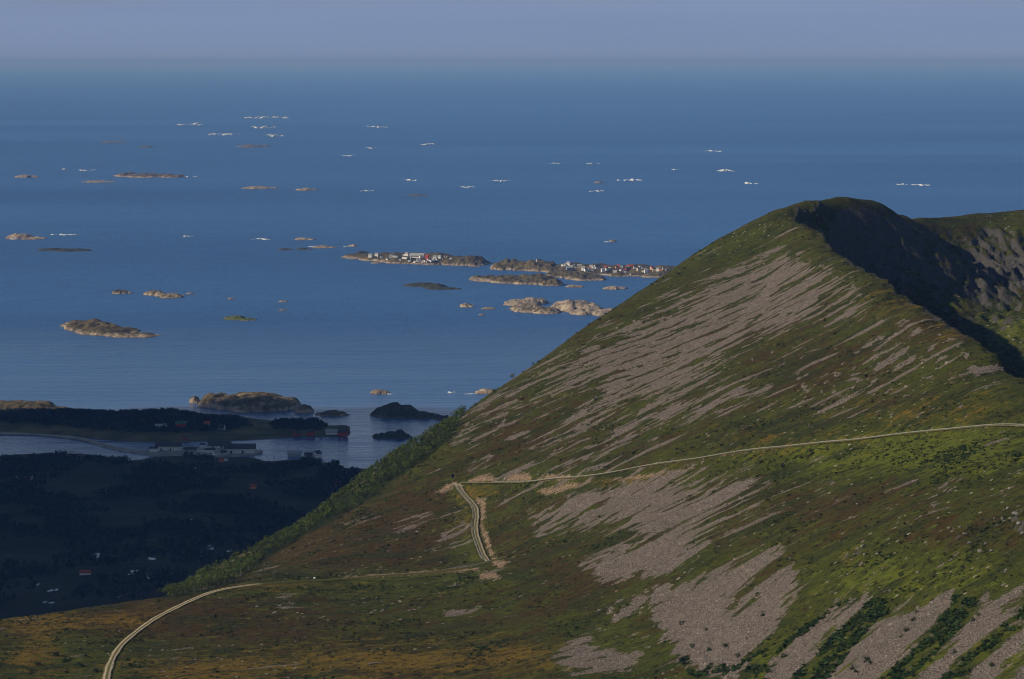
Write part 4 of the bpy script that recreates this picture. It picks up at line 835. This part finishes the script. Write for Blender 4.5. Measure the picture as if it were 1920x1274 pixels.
# wooded island
house(297, 803, 12, WIS, 'white', 'grey', .1, .6, .4, 'white farmhouse farthest left on the wooded island', windows=True); house(308, 802, 7, WIS, 'white', 'grey', .9, .8, .7, 'small white annexe beside the farthest left farmhouse')
house(340, 800, 20, WIS, 'red', 'green', .05, .5, .3, 'long red barn with a green roof on the wooded island', cat='barn', name='barn')
house(388, 800, 12, WIS, 'white', 'red', .1, .7, .5, 'white house with a red roof on the wooded island', windows=True); house(416, 806, 11, WIS, 'white', 'dark', -.2, .8, .6, 'white house with a dark roof right of the red-roofed one', windows=True)
house(556, 818, 11, WIS, 'red', 'dark', .5, .8, .5, 'red boathouse left of the pair on the shore', cat='boathouse', name='boathouse'); house(582, 817, 14, WIS, 'red', 'dark', .1, .7, .5, 'larger red boathouse with a white boat before it', cat='boathouse', name='boathouse')
house(643, 819, 16, WIS, 'red', 'dark', -.35, .7, .5, 'red boathouse at the tip of the headland', cat='boathouse', name='boathouse', zoff=.8); house(622, 815, 22, WIS, 'white', 'grey', .02, .5, .22, 'long low pale shed next to the headland boathouse', cat='shed', name='shed')
house(348, 824, 10, WIS, 'red', 'dark', .2, .6, .45, 'small red shed on the near shore of the wooded island', cat='shed', name='shed')
# halls on the quay
def hall(px, py, wpx, wall, roof, rz, ratio, storey, label, ribs=0):
    e = house(px, py, wpx, flat_q, wall, roof, rz, ratio, storey, label, None, 'hall', 'industrial_hall')
    for k in range(ribs):
        pm = HM.setdefault(('pan', ratio, storey), mesh_np('facade_strip', *box_np(0, 0, 0, .008, .01, storey * .92), ROOF['grey'])); obj('facade_strip', pm, e, loc=(-.45 + .9 * k / max(1, ribs - 1), -ratio / 2 - .004, storey * .47))
    if ribs:
        dm = HM.setdefault('hd', mesh_np('loading_door', *box_np(0, 0, 0, .06, .012, .10), ROOF['dark']))
        for k in (-.3, .1): obj('loading_door', dm, e, loc=(k, -ratio / 2 - .006, .052))
    return e
hall(288, 848, 15, 'white', 'dark', .05, .4, .5, 'small white hall at the causeway end of the quay'); hall(316, 845, 45, 'white', 'dark', -.03, .2, .22, 'long white hall beside the causeway end', 5)
hall(358, 847, 26, 'grey', 'dark', 0, .25, .2, 'low grey shed between the white halls'); hall(380, 838, 10, 'white', 'dark', .1, .7, .45, 'little white tower-like building behind the halls'); hall(412, 840, 40, 'white', 'dark', -.06, .3, .14, 'wide dark-roofed white hall at the back of the quay', 4)
hall(377, 848, 15, 'white', 'grey', .1, .35, .34, 'low white office building in the middle of the quay'); hall(394, 849, 18, 'white', 'dark', .2, .35, .34, 'dark-roofed white building before the back hall'); hall(420, 852, 13, 'white', 'dark', -.3, .7, .25, 'small white building before the large front hall')
hall(450, 850, 55, 'white', 'dark', .06, .2, .20, 'large white front hall at the seaward end of the quay', 8); hall(406, 853, 12, 'white', 'grey', .6, .8, .3, 'small pale gable building facing the lowland')
# mainland shore
house(514, 860, 2.5, LOW, 'white', 'grey', 0, .6, .4, 'tiny pale shed on the near shore', cat='shed', name='shed'); house(552, 856, 24, LOW, 'grey', 'grey', .0, .5, .2, 'long grey-roofed building on the near point', windows=False); house(578, 859, 14, LOW, 'grey', 'dark', .1, .7, .4, 'dark house left of the white gabled one'); house(594, 858, 15, LOW, 'white', 'dark', 1.0, .8, .5, 'white gabled house with a dark roof on the near point', windows=True)
house(415, 866, 9, LOW, 'orange', 'red', .1, .7, .5, 'small orange house at the lowland forest edge below the halls'); house(424, 865, 7, LOW, 'white', 'grey', .3, .7, .5, 'small white house beside the orange one'); house(364, 880, 7, LOW, 'white', 'grey', .5, .7, .4, 'lone small white house in the lowland forest')
house(475, 917, 11, LOW, 'orange', 'red', .2, .75, .5, 'orange-roofed cottage alone in the dark lowland'); house(633, 884, 8, LOW, 'white', 'red', .1, .7, .5, 'white house with red roof near the hill flank'); house(644, 884, 9, LOW, 'white', 'dark', .1, .6, .4, 'white house with dark roof near the hill flank'); house(655, 885, 8, LOW, 'pink', 'dark', .1, .7, .4, 'pink house nearest the hill flank')
house(634, 911, 10, LOW, 'tan', 'red', .1, .7, .5, 'reddish cottage under the hill flank'); house(55, 900, 13, LOW, 'pink', 'grey', .1, .5, .35, 'pink farm shed in the far left lowland', cat='shed', name='shed'); house(30, 899, 10, LOW, 'grey', 'grey', 0, .5, .3, 'grey farm shed left of the pink one', cat='shed', name='shed')
house(160, 1078, 20, LOW, 'white', 'red', 0, .5, .22, 'long white barn with red roof in the dark bog', cat='barn', name='barn'); house(282, 1085, 14, LOW, 'white', 'grey', .15, .5, .2, 'long pale barn right of the red-roofed barn', cat='barn', name='barn')
# pools in the bog
n = NT('pool_water'); n.base((.02, .04, .07), .12, .5); POOL = n.m
for i, (px, py, w_, lab) in enumerate(((180, 1043, 22, 'pool by the forest edge, leftmost of the upper bog pools'), (225, 1046, 10, 'small pool right of the leftmost upper pool'), (285, 1049, 14, 'thin pool in the middle of the upper bog'), (393, 1027, 20, 'slanting pool nearest the birch flank'), (430, 1034, 10, 'tiny pool touching the birch flank'), (252, 1072, 12, 'thin pool between the two bog barns'), (245, 1077, 10, 'pool under the thin pool of the bog'), (272, 1078, 8, 'dot-like pool beside the pale barn'),
                                      (70, 1097, 8, 'small pool low on the left bog'), (95, 1109, 10, 'lower bog pool, left of a pair'), (106, 1107, 8, 'lower bog pool, right of a pair'), (84, 1130, 7, 'lowest bog pool above the bench'), (97, 1131, 9, 'lowest bog pool, beside its twin'), (222, 1120, 9, 'pool just over the bench edge'), (358, 975, 5, 'tiny far pool in the dark plain'), (116, 1056, 8, 'small pool left of the upper bog pools'))):
    hgt = hit_grid(px, py, *LOW)
    if not hgt: continue
    x, y, z = hgt; a = np.linspace(0, 6.283, 20, endpoint=False); rs = np.random.RandomState(i); r_ = 1 + .25 * np.sin(2 * a + rs.uniform(0, 6)) + .15 * np.sin(3 * a + rs.uniform(0, 6)); hw = w_ * .5 * y / FPX
    zz_ = float(interp_grid(LX, LY, QZ, x, y)); dpt = min(hw * 2.2, 16)
    X_ = x + hw * r_ * np.cos(a); Y_ = y + dpt * r_ * np.sin(a); zz_ = float(np.max(interp_grid(LX, LY, QZ, X_, Y_))) + .1
    V = np.concatenate([np.stack([X_ - x, Y_ - y, np.zeros(20)], 1), [[0, 0, 0.0]]]); tag(obj('bog_pool', mesh_np('bog_pool', V, np.array([(20, k, (k + 1) % 20) for k in range(20)]), POOL), loc=(x, y, zz_)), lab, kind='structure')

# ------------------------------------------------------------------ village houses, far out
W_HOUSES = [(325, 132, 34, 'white', 'grey'), (400, 124, 34, 'white', 'grey'), (455, 135, 22, 'white', 'dark'), (558, 138, 30, 'white', 'grey'), (590, 130, 28, 'white', 'dark'), (625, 132, 26, 'grey', 'dark'), (710, 118, 30, 'white', 'dark'), (738, 118, 34, 'white', 'grey'), (698, 146, 22, 'white', 'dark'), (726, 150, 28, 'white', 'dark'), (855, 134, 140, 'white', 'grey'), (895, 146, 30, 'white', 'grey'), (965, 146, 34, 'red', 'red'), (765, 182, 24, 'white', 'dark'), (825, 190, 18, 'white', 'dark'), (868, 184, 34, 'white', 'grey'), (905, 172, 26, 'white', 'dark'), (912, 190, 20, 'white', 'red'), (943, 184, 24, 'white', 'dark'), (968, 194, 20, 'grey', 'red'), (1000, 184, 32, 'white', 'dark'), (1030, 176, 30, 'white', 'grey'), (1052, 152, 34, 'white', 'grey'), (1080, 168, 22, 'white', 'dark'), (1105, 144, 30, 'white', 'grey'), (1150, 158, 20, 'tan', 'dark'), (1230, 150, 16, 'white', 'dark'), (660, 165, 24, 'white', 'dark'), (515, 160, 16, 'white', 'dark'), (790, 160, 22, 'grey', 'dark'), (975, 165, 24, 'white', 'red'), (1130, 185, 18, 'grey', 'dark')]
E_HOUSES = [(378, 194, 28, 'white', 'dark'), (402, 192, 26, 'white', 'grey'), (450, 186, 40, 'white', 'grey'), (455, 240, 54, 'blue', 'grey'), (488, 208, 34, 'white', 'dark'), (520, 208, 30, 'white', 'grey'), (545, 218, 22, 'white', 'dark'), (592, 226, 44, 'tan', 'grey'), (640, 252, 44, 'white', 'grey'), (678, 262, 34, 'white', 'dark'), (725, 252, 34, 'white', 'red'), (748, 230, 40, 'white', 'grey'), (780, 232, 30, 'white', 'grey'), (818, 226, 60, 'white', 'dark'), (897, 270, 42, 'white', 'grey'), (930, 236, 36, 'red', 'red'), (944, 250, 30, 'white', 'dark'), (984, 226, 26, 'white', 'dark'), (1052, 276, 40, 'white', 'dark'), (1076, 228, 32, 'orange', 'dark'), (1096, 214, 32, 'red', 'red'), (1120, 212, 24, 'white', 'grey'), (1122, 256, 20, 'white', 'dark'), (1148, 248, 26, 'white', 'dark'), (1160, 218, 28, 'grey', 'dark'), (1182, 276, 28, 'white', 'dark'), (1212, 250, 54, 'red', 'dark'), (1214, 220, 34, 'tan', 'red'), (1262, 214, 46, 'orange', 'red'), (1316, 224, 52, 'white', 'dark'), (1344, 198, 26, 'white', 'dark'), (1352, 252, 34, 'cream', 'dark'), (1376, 228, 30, 'white', 'grey'), (1412, 238, 28, 'white', 'dark'), (1410, 270, 34, 'cream', 'dark'), (1444, 250, 32, 'white', 'dark'), (1450, 282, 40, 'white', 'grey'), (1474, 252, 28, 'cream', 'dark'), (1528, 244, 40, 'pink', 'red'), (1552, 260, 34, 'tan', 'dark'), (1600, 260, 36, 'white', 'grey'), (1640, 256, 30, 'orange', 'dark'), (1680, 244, 34, 'cream', 'dark'), (1702, 254, 26, 'tan', 'dark'), (60, 236, 24, 'tan', 'dark'), (1260, 312, 18, 'cream', 'dark'), (760, 255, 24, 'white', 'dark')]
ORD = [ordinal(i) for i in range(1, 40)]
def village(lst, ox, oy, k, keys, where):
    cnt = {}
    for cx_, cy_, w_, wl, rf in sorted(lst):
        px, py = ox + cx_ / k, oy + (cy_ + 8) / k; c_ = cnt.setdefault((wl, rf), 0); cnt[(wl, rf)] += 1
        for key in keys:
            if hit_grid(px, py, *ISL[key]): break
        st = .78 if w_ < 45 else (.4 if w_ < 80 else .16)
        house(px, py, max(w_ / k * 1.15, 4.0), ISL[key], wl, rf, random.uniform(-.6, .6), .8 if w_ < 80 else .3, st, f'{ORD[c_]} {wl} house with {rf} roof from the left in the {where} island village', f'houses of the {where} island village')
WK = ['low village island crowded with white houses in the west']; EK = ['long low village island running behind the hill in the east', 'green hummocky island between the two villages']
village(W_HOUSES, 640, 460, 6.0, WK, 'western'); village(E_HOUSES, 1000, 470, 6.857, EK, 'eastern')
def mast(px, py, hpx, surf_, label, wr=.05, cat='mast'):
    h = hit_grid(px, py, *surf_)
    if not h: print('mast', px); return
    s = hpx * h[1] / FPX; e = obj('mast', None, loc=(h[0], h[1], h[2] - .3)); tag(e, label, cat)
    a = np.linspace(0, 6.283, 10, endpoint=False); ring = lambda r, z: np.stack([r * np.cos(a), r * np.sin(a), np.full(10, z)], 1)
    V = np.concatenate([ring(wr * s, 0), ring(wr * .75 * s, .55 * s), ring(wr * .5 * s, .85 * s)]); F = np.array([(r * 10 + i, r * 10 + (i + 1) % 10, (r + 1) * 10 + (i + 1) % 10, (r + 1) * 10 + i) for r in range(2) for i in range(10)])
    obj('shaft', mesh_np('shaft', V, F, WALL['white'], True), e)
    V = np.concatenate([ring(wr * .85 * s, .85 * s), ring(wr * .85 * s, .94 * s), ring(.002, s)]); obj('lantern', mesh_np('lantern', V, F, ROOF['red']), e)
mast(1006, 492, 7, ISL[EK[1]], 'thin white beacon on the green hummocky island', .14, 'beacon'); mast(834, 485, 6.5, ISL[WK[0]], 'tan beacon pole, left of two in the western village', .10, 'beacon'); mast(837.5, 484, 5, ISL[WK[0]], 'pale beacon pole, right of two in the western village', .10, 'beacon')

# ------------------------------------------------------------------ boats
def boat(px, py, lpx, rz, label, hull='white', mastr=True):
    Y = sea_y(py); L = lpx * Y / FPX; e = obj('fishing_boat', None, loc=((px - 960) / FPX * Y, Y, .1), rz=rz); tag(e, label, 'boat'); V = []; F = []
    for t in np.linspace(-.5, .5, 9):
        hw = .15 * (1 - max(0, (t - .1) / .4) ** 2) * (1 if t > -.45 else .85); sh = .12 + .10 * max(0, t) ** 1.5 * 2
        V += [(t, -hw, sh), (t, -hw * .7, -.03), (t, 0, -.06), (t, hw * .7, -.03), (t, hw, sh)]
    F = [(i * 5 + j, i * 5 + j + 1, (i + 1) * 5 + j + 1, (i + 1) * 5 + j) for i in range(8) for j in range(4)] + [(i * 5, (i + 1) * 5, (i + 1) * 5 + 4, i * 5 + 4) for i in range(8)] + [(0, 4, 3, 1)]
    obj('hull', mesh_np('hull', np.array(V) * L, np.array(F), WALL[hull]), e); wh = obj('wheelhouse', mesh_np('wheelhouse', *join([box_np(-.15 * L, 0, .2 * L, .22 * L, .18 * L, .18 * L), box_np(-.15 * L, 0, .30 * L, .26 * L, .22 * L, .02 * L)]), WALL['white']), e)
    obj('window', mesh_np('window', *box_np(-.035 * L, 0, .24 * L, .012 * L, .14 * L, .05 * L), PANE), wh)
    if mastr: obj('mast', mesh_np('mast', *join([box_np(.08 * L, 0, .38 * L, .02 * L, .02 * L, .6 * L), box_np(.0, 0, .55 * L, .18 * L, .015 * L, .015 * L)]), ROOF['dark']), e)
boat(482, 848, 14, .1, 'dark fishing boat with a tall mast moored off the front hall', 'blue'); boat(592, 824, 9, .1, 'small white boat moored before the red boathouses', 'white', False); boat(612, 822, 6, .3, 'tiny white boat right of the red boathouses', 'white', False); boat(640, 824, 7, 0, 'tiny dark boat under the headland boathouse', 'red', False)
# ------------------------------------------------------------------ cloud that shades the lowland, standing up-sun of it
n = NT('cloud_white'); n.base((.85, .86, .88), 1.0, 0.0); CLOUD = n.m
def cloud(cx_, cy_, rx, ry, label, zc=2300.0, seed=1):
    k = zc / sdir.z; cx2, cy2 = cx_ + sdir.x * k, cy_ + sdir.y * k
    V, F = ico(5); nz = fbm(V[:, 0] * 2.2 + 9, V[:, 1] * 2.2 + V[:, 2] * 1.7, 4, seed); r = 1 + .30 * nz
    V = V * r[:, None]; V[:, 2] = np.where(V[:, 2] < 0, V[:, 2] * .25, V[:, 2]); V = V * (rx, ry, 260)
    o = obj('cloud', mesh_np('cloud', V, F, CLOUD, True), loc=(cx2, cy2, zc)); tag(o, label, 'cloud'); return o
cloud(-560, 3560, 1150, 1290, 'broad flat cloud overhead that shades the lowland', seed=3)
# ------------------------------------------------------------------ sea air
hm = bpy.data.materials.new('haze_air'); hm.use_nodes = True; t = hm.node_tree; t.nodes.remove(t.nodes['Principled BSDF'])
pv = t.nodes.new('ShaderNodeVolumePrincipled'); pv.inputs['Color'].default_value = (.16, .38, 1, 1); pv.inputs['Density'].default_value = 2.4e-5; pv.inputs['Absorption Color'].default_value = (.47, .32, 0, 1); pv.inputs['Anisotropy'].default_value = 0.0
t.links.new(pv.outputs[0], t.nodes['Material Output'].inputs['Volume'])
a, b, c, d, e, f = (-290000, -12000, -6.0, 290000, 290000, 700)
V = [(a, b, c), (d, b, c), (d, e, c), (a, e, c), (a, b, f), (d, b, f), (d, e, f), (a, e, f)]
hzo = obj('haze', mesh_np('haze', np.array(V), np.array([(0, 3, 2, 1), (4, 5, 6, 7), (0, 1, 5, 4), (1, 2, 6, 5), (2, 3, 7, 6), (3, 0, 4, 7)]), hm)); tag(hzo, 'thin blue sea haze', kind='stuff')
